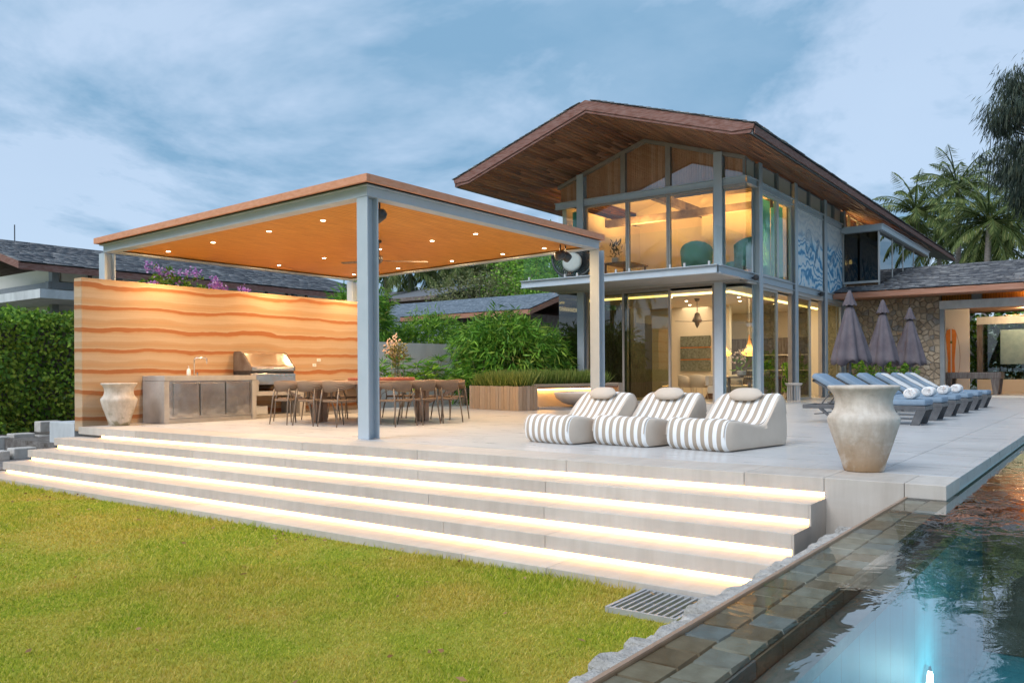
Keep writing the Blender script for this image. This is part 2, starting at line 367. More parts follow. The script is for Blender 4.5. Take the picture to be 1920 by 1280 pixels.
    # weathered urns
    for nm, stain, lo, hi, seed in (('urn_brown_stain', (0.34, 0.20, 0.09), 0.44, 0.56, 1.3), ('urn_moss_stain', (0.20, 0.175, 0.09), 0.46, 0.56, 4.1)):
        t = NT(nm); tc = t.add('ShaderNodeTexCoord'); mp = t.add('ShaderNodeMapping'); t.link(tc.outputs['Object'], mp.inputs[0]); mp.inputs['Location'].default_value = (seed, seed * 2, 0)
        v = mp.outputs[0]; sp = t.add('ShaderNodeSeparateXYZ'); t.link(tc.outputs['Object'], sp.inputs[0])
        f = t.noise(v, 5, 7, 0.65); f3 = t.noise(v, 2.6, 6, 0.6, 0.5); fs = t.noise(t.coords('Object', (14, 14, 1.5)), 1.2, 4, 0.6)
        low = t.ramp(sp.outputs['Z'], [(0.02, (1, 1, 1)), (0.46, (0, 0, 0))])
        mask = t.math('MULTIPLY', t.ramp(f3, [(lo, (0, 0, 0)), (hi, (1, 1, 1))]), low)
        c = t.ramp(f, [(0.25, (0.46, 0.38, 0.30)), (0.5, (0.63, 0.55, 0.47)), (0.8, (0.72, 0.66, 0.59))])
        c = t.mix(0.45, c, t.ramp(fs, [(0.3, (0.62, 0.58, 0.54)), (0.65, (1, 1, 1))]), 'MULTIPLY')
        c = t.mix(t.math('MULTIPLY', mask, 0.85), c, stain)
        t.finish(t.bsdf(c, 0.85, 0, t.bump(t.noise(v, 18, 6, 0.7), 0.5, 0.015), 0.2))
    # blue and white painted wave mural
    t = NT('mural_paint'); v = t.coords('Object', (1, 1, 1)); d = t.noise(v, 0.9, 3, 0.5)
    ad = t.add('ShaderNodeVectorMath', operation='ADD'); t.link(v, ad.inputs[0])
    cb = t.add('ShaderNodeCombineXYZ'); t.link(t.math('MULTIPLY', d, 2.0), cb.inputs['Z']); t.link(t.math('MULTIPLY', t.noise(v, 1.3, 2), 1.6), cb.inputs['X']); t.link(cb.outputs[0], ad.inputs[1])
    w = t.add('ShaderNodeTexWave', wave_type='BANDS', bands_direction='Z'); t.link(ad.outputs[0], w.inputs['Vector'])
    w.inputs['Scale'].default_value = 1.0; w.inputs['Distortion'].default_value = 6.5; w.inputs['Detail'].default_value = 4; w.inputs['Detail Scale'].default_value = 1.6
    lines = t.ramp(w.outputs['Fac'], [(0.0, (0.06, 0.25, 0.47)), (0.25, (0.20, 0.47, 0.68)), (0.45, (0.50, 0.70, 0.82)), (1, (0.78, 0.82, 0.84))])
    sp = t.add('ShaderNodeSeparateXYZ'); t.link(v, sp.inputs[0])
    up = t.ramp(t.math('ADD', t.math('MULTIPLY', t.math('SUBTRACT', sp.outputs['Z'], 4.3), 0.55), t.math('MULTIPLY', t.noise(v, 1.2, 4), 0.7)), [(0.85, (0, 0, 0)), (1.0, (1, 1, 1))])
    c = t.mix(t.math('MULTIPLY', up, 0.80), lines, (0.66, 0.65, 0.63))
    c = t.mix(0.35, c, t.ramp(t.noise(v, 7, 6, 0.7), [(0.3, (0.6, 0.66, 0.72)), (0.7, (1, 1, 1))]), 'MULTIPLY')
    t.finish(t.bsdf(c, 0.6))
    plain('mural_blue', (0.13, 0.29, 0.46), 0.6, 0, 0.3, 12, 0.02)
    t = NT('curtain_teal'); v = t.coords('Object'); f = t.noise(t.coords('Object', (10, 10, 0.3)), 2, 3)
    p = t.bsdf(t.ramp(f, [(0.3, (0.07, 0.36, 0.35)), (0.7, (0.14, 0.55, 0.52))]), 0.7)
    tr = t.add('ShaderNodeBsdfTranslucent'); tr.inputs['Color'].default_value = (0.12, 0.5, 0.47, 1)
    mx = t.add('ShaderNodeMixShader'); mx.inputs[0].default_value = 0.45; t.link(p, mx.inputs[1]); t.link(tr.outputs[0], mx.inputs[2]); t.finish(mx.outputs[0])
    glass_mat('glass_clear', (0.94, 0.97, 0.95), 1.0)
    glass_mat('glass_tint', (0.60, 0.62, 0.53), 1.5, base=0.03)
    glass_mat('glass_upper', (0.96, 0.97, 0.94), 1.1, base=0.02)
    glass_mat('glass_gable', (0.98, 0.97, 0.96), 2.2, base=0.07)
    glass_mat('glass_rail', (0.95, 0.985, 0.98), 0.5)
    glass_mat('glass_dark', (0.16, 0.17, 0.15), 1.2, base=0.02)
    # lights
    emit('led_strip', (1.0, 0.52, 0.15), 12.0)
    emit('lamp_warm', (1.0, 0.78, 0.48), 14.0)
    emit('cove_warm', (1.0, 0.70, 0.24), 2.4)
    emit('lamp_soft', (1.0, 0.66, 0.28), 4.0)
    emit('lamp_pool', (.7, 1.0, 1.0), 12.0)
    # leaves
    leaf_mat('leaf_dry', [(0, (0.25, 0.13, 0.05)), (1, (0.45, 0.28, 0.12))], 0.2)
    leaf_mat('leaf_hedge', [(0, (0.053, 0.135, 0.018)), (0.5, (0.128, 0.285, 0.030)), (1, (0.300, 0.480, 0.053))], 0.25, patch=(1.6, [(0, (0.05, 0.10, 0.015)), (0.6, (0.19, 0.28, 0.03)), (1, (0.36, 0.42, 0.06))]))
    leaf_mat('leaf_bamboo', [(0, (0.046, 0.147, 0.019)), (0.5, (0.132, 0.333, 0.034)), (1, (0.310, 0.558, 0.070))], 0.35, patch=(1.1, [(0, (0.03, 0.09, 0.012)), (0.5, (0.09, 0.21, 0.025)), (0.9, (0.30, 0.42, 0.06)), (1, (0.45, 0.36, 0.12))]))
    leaf_mat('leaf_light', [(0, (0.075, 0.180, 0.030)), (0.5, (0.180, 0.375, 0.045)), (1, (0.390, 0.600, 0.075))], 0.35)
    leaf_mat('leaf_olive', [(0, (0.088, 0.112, 0.040)), (0.5, (0.184, 0.208, 0.080)), (1, (0.320, 0.304, 0.144))], 0.3)
    leaf_mat('leaf_palm', [(0, (0.065, 0.106, 0.031)), (0.5, (0.151, 0.206, 0.060)), (1, (0.303, 0.311, 0.111))], 0.35)
    leaf_mat('leaf_dark', [(0, (0.023, 0.039, 0.029)), (0.6, (0.058, 0.081, 0.058)), (1, (0.117, 0.130, 0.078))], 0.25)
    leaf_mat('leaf_tuft', [(0, (0.090, 0.150, 0.030)), (0.5, (0.195, 0.270, 0.053)), (1, (0.360, 0.390, 0.112))], 0.35)
    leaf_mat('petal_pink', [(0, (0.45, 0.13, 0.45)), (0.6, (0.60, 0.28, 0.62)), (1, (0.75, 0.55, 0.78))], 0.35)
    leaf_mat('petal_white', [(0, (0.78, 0.58, 0.52)), (1, (0.85, 0.76, 0.70))], 0.35)
    leaf_mat('grass_blade', [(0, (0.227, 0.312, 0.029)), (0.45, (0.445, 0.505, 0.045)), (0.8, (0.626, 0.600, 0.081)), (1, (0.720, 0.600, 0.178))], 0.42, 0.6,
             (0.9, [(0, (0.421, 0.347, 0.053)), (0.5, (0.645, 0.528, 0.086)), (1, (0.720, 0.592, 0.198))]))
    t = NT('lawn_soil'); v = t.coords('Object'); f = t.noise(v, 0.9, 4, 0.6); f2 = t.noise(v, 30, 5, 0.7)
    c = t.ramp(f, [(0.40, (0.32, 0.36, 0.035)), (0.62, (0.48, 0.42, 0.075))])
    c = t.mix(0.8, c, t.ramp(f2, [(0.3, (0.6, 0.62, 0.45)), (0.7, (1, 1, 1))]), 'MULTIPLY')
    t.finish(t.bsdf(c, 0.9, 0, t.bump(f2, 0.8, 0.03), 0.1))
build_materials()
M = MATS

# ------------------------------------------------------------------ mesh helpers
def world_off(p):
    v = Vector((0, 0, 0))
    while p is not None:
        v += p.location; p = p.parent
    return v
def link_mesh(name, me, mat, parent=None, smooth=False):
    o = bpy.data.objects.new(name, me); COL.objects.link(o)
    if mat is not None and not me.materials: me.materials.append(M[mat] if isinstance(mat, str) else mat)
    if parent is not None: o.parent = parent
    if smooth: me.polygons.foreach_set('use_smooth', [True] * len(me.polygons))
    return o
def tag(o, label=None, cat=None, group=None, kind=None):
    if label: o['label'] = label
    if cat: o['category'] = cat
    if group: o['group'] = group
    if kind: o['kind'] = kind
    return o
def thing(name, label, cat, loc=(0, 0, 0), rz=0.0, group=None, kind=None):
    o = bpy.data.objects.new(name, None); COL.objects.link(o)
    o.empty_display_size = 0.2
    o.location = loc; o.rotation_euler = (0, 0, rz)
    return tag(o, label, cat, group, kind)
class MB:
    def __init__(s): s.v, s.f = [], []
    def add(s, vs, fs):
        b = len(s.v); s.v += [tuple(p) for p in vs]; s.f += [tuple(i + b for i in f) for f in fs]; return s
    def box(s, x0, x1, y0, y1, z0, z1):
        if x0 > x1: x0, x1 = x1, x0
        if y0 > y1: y0, y1 = y1, y0
        return s.add([(x0, y0, z0), (x1, y0, z0), (x1, y1, z0), (x0, y1, z0), (x0, y0, z1), (x1, y0, z1), (x1, y1, z1), (x0, y1, z1)],
                     [(0, 3, 2, 1), (4, 5, 6, 7), (0, 1, 5, 4), (1, 2, 6, 5), (2, 3, 7, 6), (3, 0, 4, 7)])
    def bar(s, a, b, w, h=None, up=(0, 0, 1)):
        a, b = Vector(a), Vector(b); d = (b - a).normalized(); h = h or w
        side = d.cross(Vector(up))
        if side.length < 1e-4: side = d.cross(Vector((1, 0, 0)))
        side.normalize(); u = side.cross(d)
        vs = [p + side * (sx * w / 2) + u * (sz * h / 2) for p in (a, b) for sx, sz in ((-1, -1), (1, -1), (1, 1), (-1, 1))]
        return s.add(vs, [(3, 2, 1, 0), (4, 5, 6, 7), (0, 1, 5, 4), (1, 2, 6, 5), (2, 3, 7, 6), (3, 0, 4, 7)])
    def tube(s, pts, r, n=8, cap=True):
        pts = [Vector(p) for p in pts]; rs = r if isinstance(r, (list, tuple)) else [r] * len(pts); rings = []
        prev = None
        for i, p in enumerate(pts):
            d = (pts[min(i + 1, len(pts) - 1)] - pts[max(i - 1, 0)]).normalized()
            ref = prev if prev is not None else (Vector((1, 0, 0)) if abs(d.x) < 0.9 else Vector((0, 1, 0)))
            a = (ref - d * ref.dot(d)).normalized(); b = d.cross(a); prev = a
            rings.append([p + (a * math.cos(t) + b * math.sin(t)) * rs[i] for t in [2 * PI * k / n for k in range(n)]])
        vs = [q for g in rings for q in g]; fs = []
        for i in range(len(rings) - 1):
            for k in range(n): fs.append((i * n + k, i * n + (k + 1) % n, (i + 1) * n + (k + 1) % n, (i + 1) * n + k))
        if cap: fs += [tuple(range(n))[::-1], tuple(range((len(rings) - 1) * n, len(rings) * n))]
        return s.add(vs, fs)
    def lathe(s, prof, c=(0, 0, 0), n=32, cap=True):
        vs = [(c[0] + r * math.cos(2 * PI * k / n), c[1] + r * math.sin(2 * PI * k / n), c[2] + z) for r, z in prof for k in range(n)]
        fs = [(i * n + k, i * n + (k + 1) % n, (i + 1) * n + (k + 1) % n, (i + 1) * n + k) for i in range(len(prof) - 1) for k in range(n)]
        if cap: fs += [tuple(range(n))[::-1], tuple(range((len(prof) - 1) * n, len(prof) * n))]
        return s.add(vs, fs)
    def prism(s, poly, d):
        """planar polygon (3D points) extruded by vector d"""
        d = Vector(d); a = [Vector(p) for p in poly]; n = len(a)
        return s.add(a + [p + d for p in a], [tuple(range(n))[::-1], tuple(range(n, 2 * n))] + [(i, (i + 1) % n, n + (i + 1) % n, n + i) for i in range(n)])
    def quad(s, *p): return s.add(p, [tuple(range(len(p)))])
    def build(s, name, mat, parent=None, smooth=False, bevel=0.0, kind=None):
        off = world_off(parent); me = bpy.data.meshes.new(name)
        me.from_pydata([(p[0] - off.x, p[1] - off.y, p[2] - off.z) for p in s.v], [], s.f); me.update()
        o = link_mesh(name, me, mat, parent, smooth)
        fix_normals(me)
        if bevel:
            md = o.modifiers.new('bevel', 'BEVEL'); md.width = bevel; md.segments = 2; md.limit_method = 'ANGLE'
        if kind: o['kind'] = kind
        return o
import bmesh
def fix_normals(me):
    bm = bmesh.new(); bm.from_mesh(me); bmesh.ops.recalc_face_normals(bm, faces=bm.faces); bm.to_mesh(me); bm.free()
def fast_mesh(name, V, F, mat, parent=None, smooth=False, kind=None):
    """V (n,3), F (m,k) numpy arrays"""
    off = world_off(parent); V = np.asarray(V, np.float32) - np.array(off, np.float32); F = np.asarray(F, np.int32)
    me = bpy.data.meshes.new(name); k = F.shape[1]
    me.vertices.add(len(V)); me.vertices.foreach_set('co', V.ravel())
    me.loops.add(F.size); me.loops.foreach_set('vertex_index', F.ravel())
    me.polygons.add(len(F)); me.polygons.foreach_set('loop_start', np.arange(0, F.size, k, dtype=np.int32))
    me.polygons.foreach_set('loop_total', np.full(len(F), k, np.int32)); me.update(calc_edges=True)
    o = link_mesh(name, me, mat, parent, smooth)
    if kind: o['kind'] = kind
    return o
def nrm(a): return a / np.maximum(np.linalg.norm(a, axis=-1, keepdims=True), 1e-9)
def leaf_arrays(P, D, L, W, fold=0.12, up=None):
    """kite shaped leaves: base points P, directions D, lengths L, widths W"""
    n = len(P); D = nrm(D); ref = NR.normal(size=(n, 3)) if up is None else np.broadcast_to(up, (n, 3))
    S = nrm(np.cross(D, ref)); N = np.cross(S, D); L = np.broadcast_to(np.asarray(L, float).reshape(-1, 1), (n, 1)); W = np.broadcast_to(np.asarray(W, float).reshape(-1, 1), (n, 1))
    mid = P + D * L * 0.42
    V = np.stack([P, mid + S * W / 2 - N * L * fold, P + D * L - N * L * fold * 1.2, mid - S * W / 2 - N * L * fold], 1).reshape(-1, 3)
    return V, np.arange(4 * n).reshape(n, 4)
def join_arrays(parts):
    V, F, b = [], [], 0
    for v, f in parts: V.append(v); F.append(f + b); b += len(v)
    return np.concatenate(V), np.concatenate(F)
def box_arrays(O, A, B, Cc):
    """oriented boxes: origins O (n,3) and edge vectors A,B,C (n,3)"""
    V = np.stack([O, O + A, O + A + B, O + B, O + Cc, O + A + Cc, O + A + B + Cc, O + B + Cc], 1).reshape(-1, 3)
    f = np.array([(0, 3, 2, 1), (4, 5, 6, 7), (0, 1, 5, 4), (1, 2, 6, 5), (2, 3, 7, 6), (3, 0, 4, 7)])
    n = len(O); return V, (f[None] + (np.arange(n) * 8)[:, None, None]).reshape(-1, 4)
def lamp(name, kind, loc, power, col, parent=None, size=0.1, size_y=None, aim=(0, 0, -1), spread=None, spot=None):
    d = bpy.data.lights.new(name, kind); d.energy = power; d.color = col
    if kind == 'AREA':
        d.shape = 'RECTANGLE' if size_y else 'DISK'; d.size = size
        if size_y: d.size_y = size_y
        if spread: d.spread = spread
    else: d.shadow_soft_size = size
    if kind == 'SPOT' and spot: d.spot_size = spot; d.spot_blend = 0.6
    o = bpy.data.objects.new(name, d); COL.objects.link(o); off = world_off(parent)
    if parent is not None: o.parent = parent
    o.location = Vector(loc) - off; o.rotation_euler = (-Vector(aim)).to_track_quat('Z', 'Y').to_euler()
    return o
def copy_tree(o, parent=None):
    c = o.copy(); COL.objects.link(c)
    if parent is not None: c.parent = parent
    for ch in list(o.children): copy_tree(ch, c)
    return c
WARM = (1.0, 0.70, 0.38)

# ================================================================== ground, lawn, terrace, steps, pool
g = MB().box(-400, 500, -400, 500, -2.2, -1.9).build('ground', 'ground_green'); tag(g, kind='structure')
g = MB().box(7.3, 120, 15.9, 140, -1.9, -0.35).build('garden_ground', 'soil'); tag(g, kind='structure')
g = MB().box(33.2, 120, -60, 15.85, -1.9, -0.06).build('rear_ground', 'ground_green'); tag(g, kind='structure')
LAWN_Z = -0.74
lawn = MB().box(-60, 7.0, 1.99, 140, -1.9, LAWN_Z - 0.015).build('lawn', 'lawn_soil'); tag(lawn, kind='structure')
MB().box(-60, -4, -140, 1.9, -1.9, LAWN_Z - 0.02).build('lawn_far', 'lawn_soil')['kind'] = 'structure'

def lawn_grass():
    parts = []
    for (n, d0, d1) in ((95000, 0, 4.2), (95000, 4.2, 7.5), (80000, 7.5, 19)):
        P = np.empty((0, 3))
        while len(P) < n:
            q = np.stack([NR.uniform(0.8, 5.56, n), NR.uniform(1.98, 17.5, n), np.full(n, LAWN_Z - 0.018)], 1)
            d = np.hypot(q[:, 0], q[:, 1]); inside = (q[:, 1] < 16.2 + (q[:, 0] - 5.5) * 1.5 + 3)
            grate = (q[:, 0] > 4.96) & (q[:, 1] < 2.93)
            P = np.concatenate([P, q[(d >= d0) & (d < d1) & inside & ~grate]])
        P = P[:n]; d = np.hypot(P[:, 0], P[:, 1])
        a = NR.uniform(0, 2 * PI, n); lean = NR.uniform(0.15, 1.0, n)
        D = nrm(np.stack([np.cos(a) * lean, np.sin(a) * lean, np.ones(n)], 1))
        edge = np.clip((P[:, 0] - 5.38) / .15, 0, 1)
        L = (NR.uniform(0.018, 0.042, n) * (1 + edge * NR.uniform(0, 1.3, n)) * (1 + .35 * np.sin(P[:, 0] * 2.1 + np.sin(P[:, 1] * 1.7)) * np.sin(P[:, 1] * 1.3)))[:, None] * (1 + 0.10 * (d[:, None] > 7)); W = NR.uniform(0.0025, 0.0045, n)[:, None] * (1 + np.clip(d[:, None] - 4, 0, 9) * 0.22)
        S = nrm(np.cross(D, np.stack([np.cos(a + 1), np.sin(a + 1), np.zeros(n)], 1)))
        V = np.stack([P - S * W, P + S * W, P + D * L], 1).reshape(-1, 3)
        parts.append((V, np.arange(3 * n).reshape(n, 3)))
    V, F = join_arrays(parts)
    o = fast_mesh('lawn_grass', V, F, 'grass_blade'); tag(o, 'short mown green and straw coloured grass in front of the lit steps', 'grass', kind='stuff')
lawn_grass()
dl_n = 90
P = np.stack([NR.uniform(1.5, 5.5, dl_n), NR.uniform(2.2, 13, dl_n), np.full(dl_n, LAWN_Z + .02)], 1); P[:45, 0] = NR.uniform(5.2, 5.55, 45)
V, F = leaf_arrays(P, np.stack([NR.normal(size=dl_n), NR.normal(size=dl_n), NR.normal(0, .15, dl_n)], 1), NR.uniform(.03, .07, dl_n), NR.uniform(.015, .03, dl_n)); tag(fast_mesh('fallen_leaves', V, F, 'leaf_dry'), 'small dry brown leaves lying scattered on the lawn', 'leaves', kind='stuff')

# steps: z of treads and X of their front edges
SX = [7.21, 6.79, 6.36, 5.97, 5.58]; RISE = 0.171; YR, YL = 2.05, 14.95
deck = MB().box(7.86, 33.1, 1.78, 15.85, -0.5, 0.0).build('terrace_deck', 'stone_deck'); tag(deck, kind='structure')
y = YL + 0.005
cuts = [YL, 13.05, 10.95, 8.85, 6.75, 4.65, 2.75, YR]
for a, b in zip(cuts[:-1], cuts[1:]):
    MB().box(SX[0], 7.855, b + 0.002, a - 0.002, -0.125, 0.0).build('edge_slab', 'stone_step', deck, bevel=0.004)
MB().box(SX[0], 7.855, 1.425, YR - 0.002, -0.9, 0.0).build('edge_slab', 'stone_step', deck, bevel=0.004)
MB().box(SX[0] + 0.002, 7.855, 1.12, 1.421, -0.118, 0.0).build('edge_slab', 'stone_step', deck, bevel=0.004)
x = 7.858
while x < 33:
    x2 = min(x + 1.2, 33.1)
    MB().box(x + 0.0015, x2 - 0.0015, 1.12, 1.776, -0.118, 0.0).build('edge_slab', 'stone_deck', deck, bevel=0.004); x = x2
MB().box(7.9, 33.1, 1.30, 1.775, -1.8, -0.121).build('pool_side_wall', 'pool_wall', deck)

st = thing('garden_steps', 'wide pale stone steps with glowing strip lights under each nosing', 'steps', (6.4, 8.5, -0.684))
core = MB().box(7.29, 7.85, YR + 0.003, YL - 0.01, -0.30, -0.128).build('step_core', 'concrete', st)
strips = []
def strip(x, z, y0, y1, par):
    o = MB().box(x, x + 0.012, y0, y1, z - 0.168, z - 0.124).build('light_strip', 'led_strip', par)
    return o
strip(7.268, 0.0, YR + 0.004, 14.25, core)
for i in range(1, 5):
    z = -RISE * i; xf = SX[i]; xb = SX[i - 1] + 0.075
    yl = YL if i < 4 else 17.5
    th = 0.122 if i < 4 else 0.10
    stp = MB().box(xf + 0.07, xb + 0.3, YR + 0.003, yl - 0.012, z - RISE - (0.12 if i < 4 else 0.3), z - th - 0.003).build('step_core', 'concrete', st)
    off = 0.55 * i
    cc = [yl] + [c for c in (13.6 - off * 0.7, 11.3 - off, 9.0 - off * 0.6, 6.9 - off, 4.9 - off * 0.5) ] + [YR]
    for a, b in zip(cc[:-1], cc[1:]):
        MB().box(xf, xb + 0.25, b + 0.0018, a - 0.0018, z - th, z).build('slab', 'stone_step', stp, bevel=0.004)
    if i < 4: strip(xf + 0.055, z, YR + 0.004, yl - 0.03, stp)

for i in range(1, 5):
    MB().box(SX[i] + .001, 7.3 if i == 1 else SX[i - 1] + .0, YR - .016, YR + .0015, -1.0 if i > 1 else -1.0, -RISE * i - .0015).build('end_panel', 'stone_step', st)
# pool
pool = MB().box(-6, 46, -14, 1.05, -1.75, -1.45).build('pool_floor', 'pool_bottom'); tag(pool, kind='structure')
bench = MB().box(-6, 7.9, 0.95, 1.076, -0.27, -0.215).build('pool_ledge', 'pool_wall'); tag(bench, kind='structure')
MB().box(-6, 7.9, 0.958, 1.076, -1.45, -0.272).build('pool_side', 'pool_bottom')['kind'] = 'structure'
MB().box(2.0, 46, -1.1, 0.5, -1.45, -1.05).build('pool_step', 'pool_bottom')['kind'] = 'structure'
MB().box(7.905, 46, 0.55, 1.29, -1.44, -0.55).build('pool_bench', 'pool_wall')['kind'] = 'structure'
wallp = MB().box(-6, 7.18, 1.09, 1.39, -1.8, -0.142).build('pool_edge_wall', 'pool_wall'); tag(wallp, kind='structure')
tile_me = {}
def tile_mesh(k):
    if k not in tile_me:
        w = 0.172; r = random.Random(k); j = lambda: r.uniform(-0.004, 0.004); d = 0.153
        top = [(j() - w / 2 + .006, j() - d / 2 + .006, 0.011), (w / 2 - .006 + j(), -d / 2 + .006 + j(), 0.011), (w / 2 - .006 + j(), d / 2 - .006 + j(), 0.011), (-w / 2 + .006 + j(), d / 2 - .006 + j(), 0.011)]
        bot = [(-w / 2, -d / 2, -0.006), (w / 2, -d / 2, -0.006), (w / 2, d / 2, -0.006), (-w / 2, d / 2, -0.006)]
        me = bpy.data.meshes.new('coping_tile'); me.from_pydata(bot + top, [], [(4, 5, 6, 7), (0, 1, 5, 4), (1, 2, 6, 5), (2, 3, 7, 6), (3, 0, 4, 7)]); me.materials.append(M['pool_tile']); tile_me[k] = me
    return tile_me[k]
for c, yy in enumerate((1.165, 1.322)):
    x = 1.2 + 0.09 * c
    while x < 7.15:
        o = bpy.data.objects.new('coping_tile', tile_mesh(R.randrange(6))); COL.objects.link(o); o.parent = wallp
        o.location = (x, yy, -0.135 + R.uniform(-0.002, 0.002)); o.rotation_euler = (0, 0, R.choice((0, PI)) + R.uniform(-.01, .01)); x += 0.18
# inner face tiles
x = 1.2
while x < 7.15:
    MB().box(x + .004, x + .286, 1.078, 1.0895, -0.212, -0.146).build('wall_tile', 'pool_tile', wallp); x += 0.29
MB().box(-6, 7.18, 1.392, 1.412, -0.9, -0.104).build('edge_trim', 'copper', wallp)
water = MB().quad((-6, -14, -0.112), (46, -14, -0.112), (46, 1.082, -0.112), (-6, 1.082, -0.112)).build('pool_water', 'water'); tag(water, kind='structure')
film = MB().quad((-6, 1.082, -0.112), (7.5, 1.082, -0.112), (7.5, 1.391, -0.112), (-6, 1.391, -0.112)).build('overflow_water', 'water_film'); tag(film, kind='structure')
for lx in (1.6, 5.4):
    pl_ = thing('pool_light', 'round lit underwater lamp on the pool wall', 'lamp', (lx, .957, -.95), 0, 'underwater lamps on the pool wall')
    MB().tube([(lx, .957, -.95), (lx, .935, -.95)], .10, 20).build('rim', 'chrome', pl_); lz_ = MB().tube([(lx, .934, -.95), (lx, .925, -.95)], .07, 16).build('lens', 'lamp_pool', pl_)
    lamp('pool_lamp', 'POINT', (lx, .60, -.90), 6, (.55, .95, 1.0), lz_, .10)

# white stone kerb between pool wall and lawn
kerb = thing('stone_kerb', 'rough white stones set along the outside of the pool wall', 'kerb', (4.5, 1.65, -0.74))
x = 1.0
while x < 7.1:
    w = R.uniform(0.07, 0.20); yo = 1.94 + R.uniform(-0.06, 0.03); zt = -0.375 + R.uniform(-0.022, 0.012)
    n = 12; ring = []
    sq = lambda v: math.copysign(abs(v) ** .45, v)
    outl = [(x + w * 0.5 + sq(math.cos(a)) * w * 0.5 * R.uniform(0.9, 1.04), 1.655 + sq(math.sin(a)) * (yo - 1.655) * R.uniform(0.94, 1.04)) for a in [2 * PI * k / n for k in range(n)]]
    outl = [(min(max(px, x + .004), x + w - .004), max(py, 1.425)) for px, py in outl]
    cx, cyy = x + w / 2, 1.655
    b = MB(); vs = [(px, py, -0.95) for px, py in outl] + [(px, py, zt - 0.035) for px, py in outl] + [(cx + (px - cx) * .84, cyy + (py - cyy) * .88, zt + R.uniform(-.008, .008)) for px, py in outl]
    fs = [(k, (k + 1) % n, n + (k + 1) % n, n + k) for k in range(n)] + [(n + k, n + (k + 1) % n, 2 * n + (k + 1) % n, 2 * n + k) for k in range(n)] + [tuple(range(2 * n, 3 * n))]
    b.add(vs, fs).build('stone', 'white_stone', kerb, bevel=.018); x += w + 0.004
MB().box(1.0, 7.1, 1.43, 1.89, -1.2, -0.405).build('mortar_bed', 'white_stone', kerb)

gr = thing('drain_grate', 'pale metal slatted drain grate in the grass by the bottom step', 'drain grate', (5.25, 2.6, -0.74))
MB().box(4.98, 5.57, 2.36, 2.90, -0.90, -0.79).build('pit', 'soil', gr)
b = MB().box(4.98, 5.57, 2.36, 2.385, -0.79, -0.715).box(4.98, 5.57, 2.875, 2.90, -0.79, -0.715).box(4.98, 5.005, 2.387, 2.873, -0.79, -0.716).box(5.545, 5.57, 2.387, 2.873, -0.79, -0.716).box(5.265, 5.285, 2.387, 2.873, -0.77, -0.735)
b.build('frame', 'grate_metal', gr)
for k in range(9):
    yy = 2.41 + k * 0.054
    MB().box(5.006, 5.544, yy, yy + 0.018, -0.765, -0.718).build('slat', 'grate_metal', gr)

# small things at the left end of the steps
blk = MB().box(7.39, 8.3, 15.48, 16.45, -0.9, 0.04).build('concrete_block', 'concrete_grey', bevel=0.01); tag(blk, 'plain grey concrete block beside the rammed earth wall', 'block')
gv = MB().box(4.5, 9.9, 15.2, 30, -1.5, -0.66).build('gravel_bed', 'gravel'); tag(gv, kind='structure')
rs = thing('rubble_wall', 'low dry stack of grey stone blocks beside the gravel bed', 'stone wall', (8.3, 17.8, -0.66))
for k in range(9):
    x0 = 5.6 + k * 0.47; yb = 18.2 + R.uniform(-.05, .05)
    MB().box(x0, x0 + R.uniform(.38, .455), yb, yb + .35, -0.67, -0.30 + R.uniform(-.05, .03)).build('stone', 'rubble', rs, bevel=0.02)
for k in range(6):
    x0 = 6.4 + k * 0.5
    MB().box(x0, x0 + R.uniform(.4, .48), 16.75 + R.uniform(0, .05), 17.1, -0.67, -0.45 + R.uniform(-.04, .02)).build('stone', 'rubble', rs, bevel=0.02)
for k in range(4):
    x0 = 8.0 + k * 0.45
    MB().box(x0, x0 + R.uniform(.40, .44), 18.22, 18.5, -0.272, -0.06 + R.uniform(-.04, .02)).build('stone', 'rubble', rs, bevel=0.02)

# ================================================================== pavilion
TILT = -0.018
def zt(yy): return (yy - 8.36) * TILT          # the flat roof falls slightly towards the earth wall
pv = thing('pavilion', 'open grey steel pavilion with orange timber ceiling and terracotta edged flat roof', 'pavilion', (11, 11.9, 0))
PX0, PX1, PY0, PY1 = 7.96, 14.20, 8.36, 15.50
def sl(b_x0, b_x1, y0, y1, z0, z1):
    """box whose height follows the fall of the roof"""
    a, c = zt(y0), zt(y1)
    return ([(b_x0, y0, z0 + a), (b_x1, y0, z0 + a), (b_x1, y1, z0 + c), (b_x0, y1, z0 + c), (b_x0, y0, z1 + a), (b_x1, y0, z1 + a), (b_x1, y1, z1 + c), (b_x0, y1, z1 + c)],
            [(0, 3, 2, 1), (4, 5, 6, 7), (0, 1, 5, 4), (1, 2, 6, 5), (2, 3, 7, 6), (3, 0, 4, 7)])
rf = MB().add(*sl(PX0 + .2, PX1 - .2, PY0 + .2, PY1 - .2, 3.47, 3.59)).build('roof', 'roof_dark', pv)
fx0, fx1, fy0, fy1 = 7.80, 14.17, 8.20, 15.55
for nm, args in (('f', (fx0, fx0 + .05, fy0, fy1)), ('b', (fx1 - .05, fx1, fy0, fy1)), ('r', (fx0 + .052, fx1 - .052, fy0, fy0 + .05)), ('l', (fx0 + .052, fx1 - .052, fy1 - .05, fy1))):
    if nm in 'fb':
        for y0, y1 in ((8.20, 10.0), (10.0, 12.8), (12.8, 15.55)):
            MB().add(*sl(args[0], args[1], y0 + .0015, y1 - .0015, 3.512, 3.615)).build('fascia', 'terracotta', rf)
    else:
        for x0, x1 in ((args[0], 10.3), (10.3, args[1])):
            MB().add(*sl(x0 + .0015, x1 - .0015, args[2], args[3], 3.512, 3.615)).build('fascia', 'terracotta', rf)
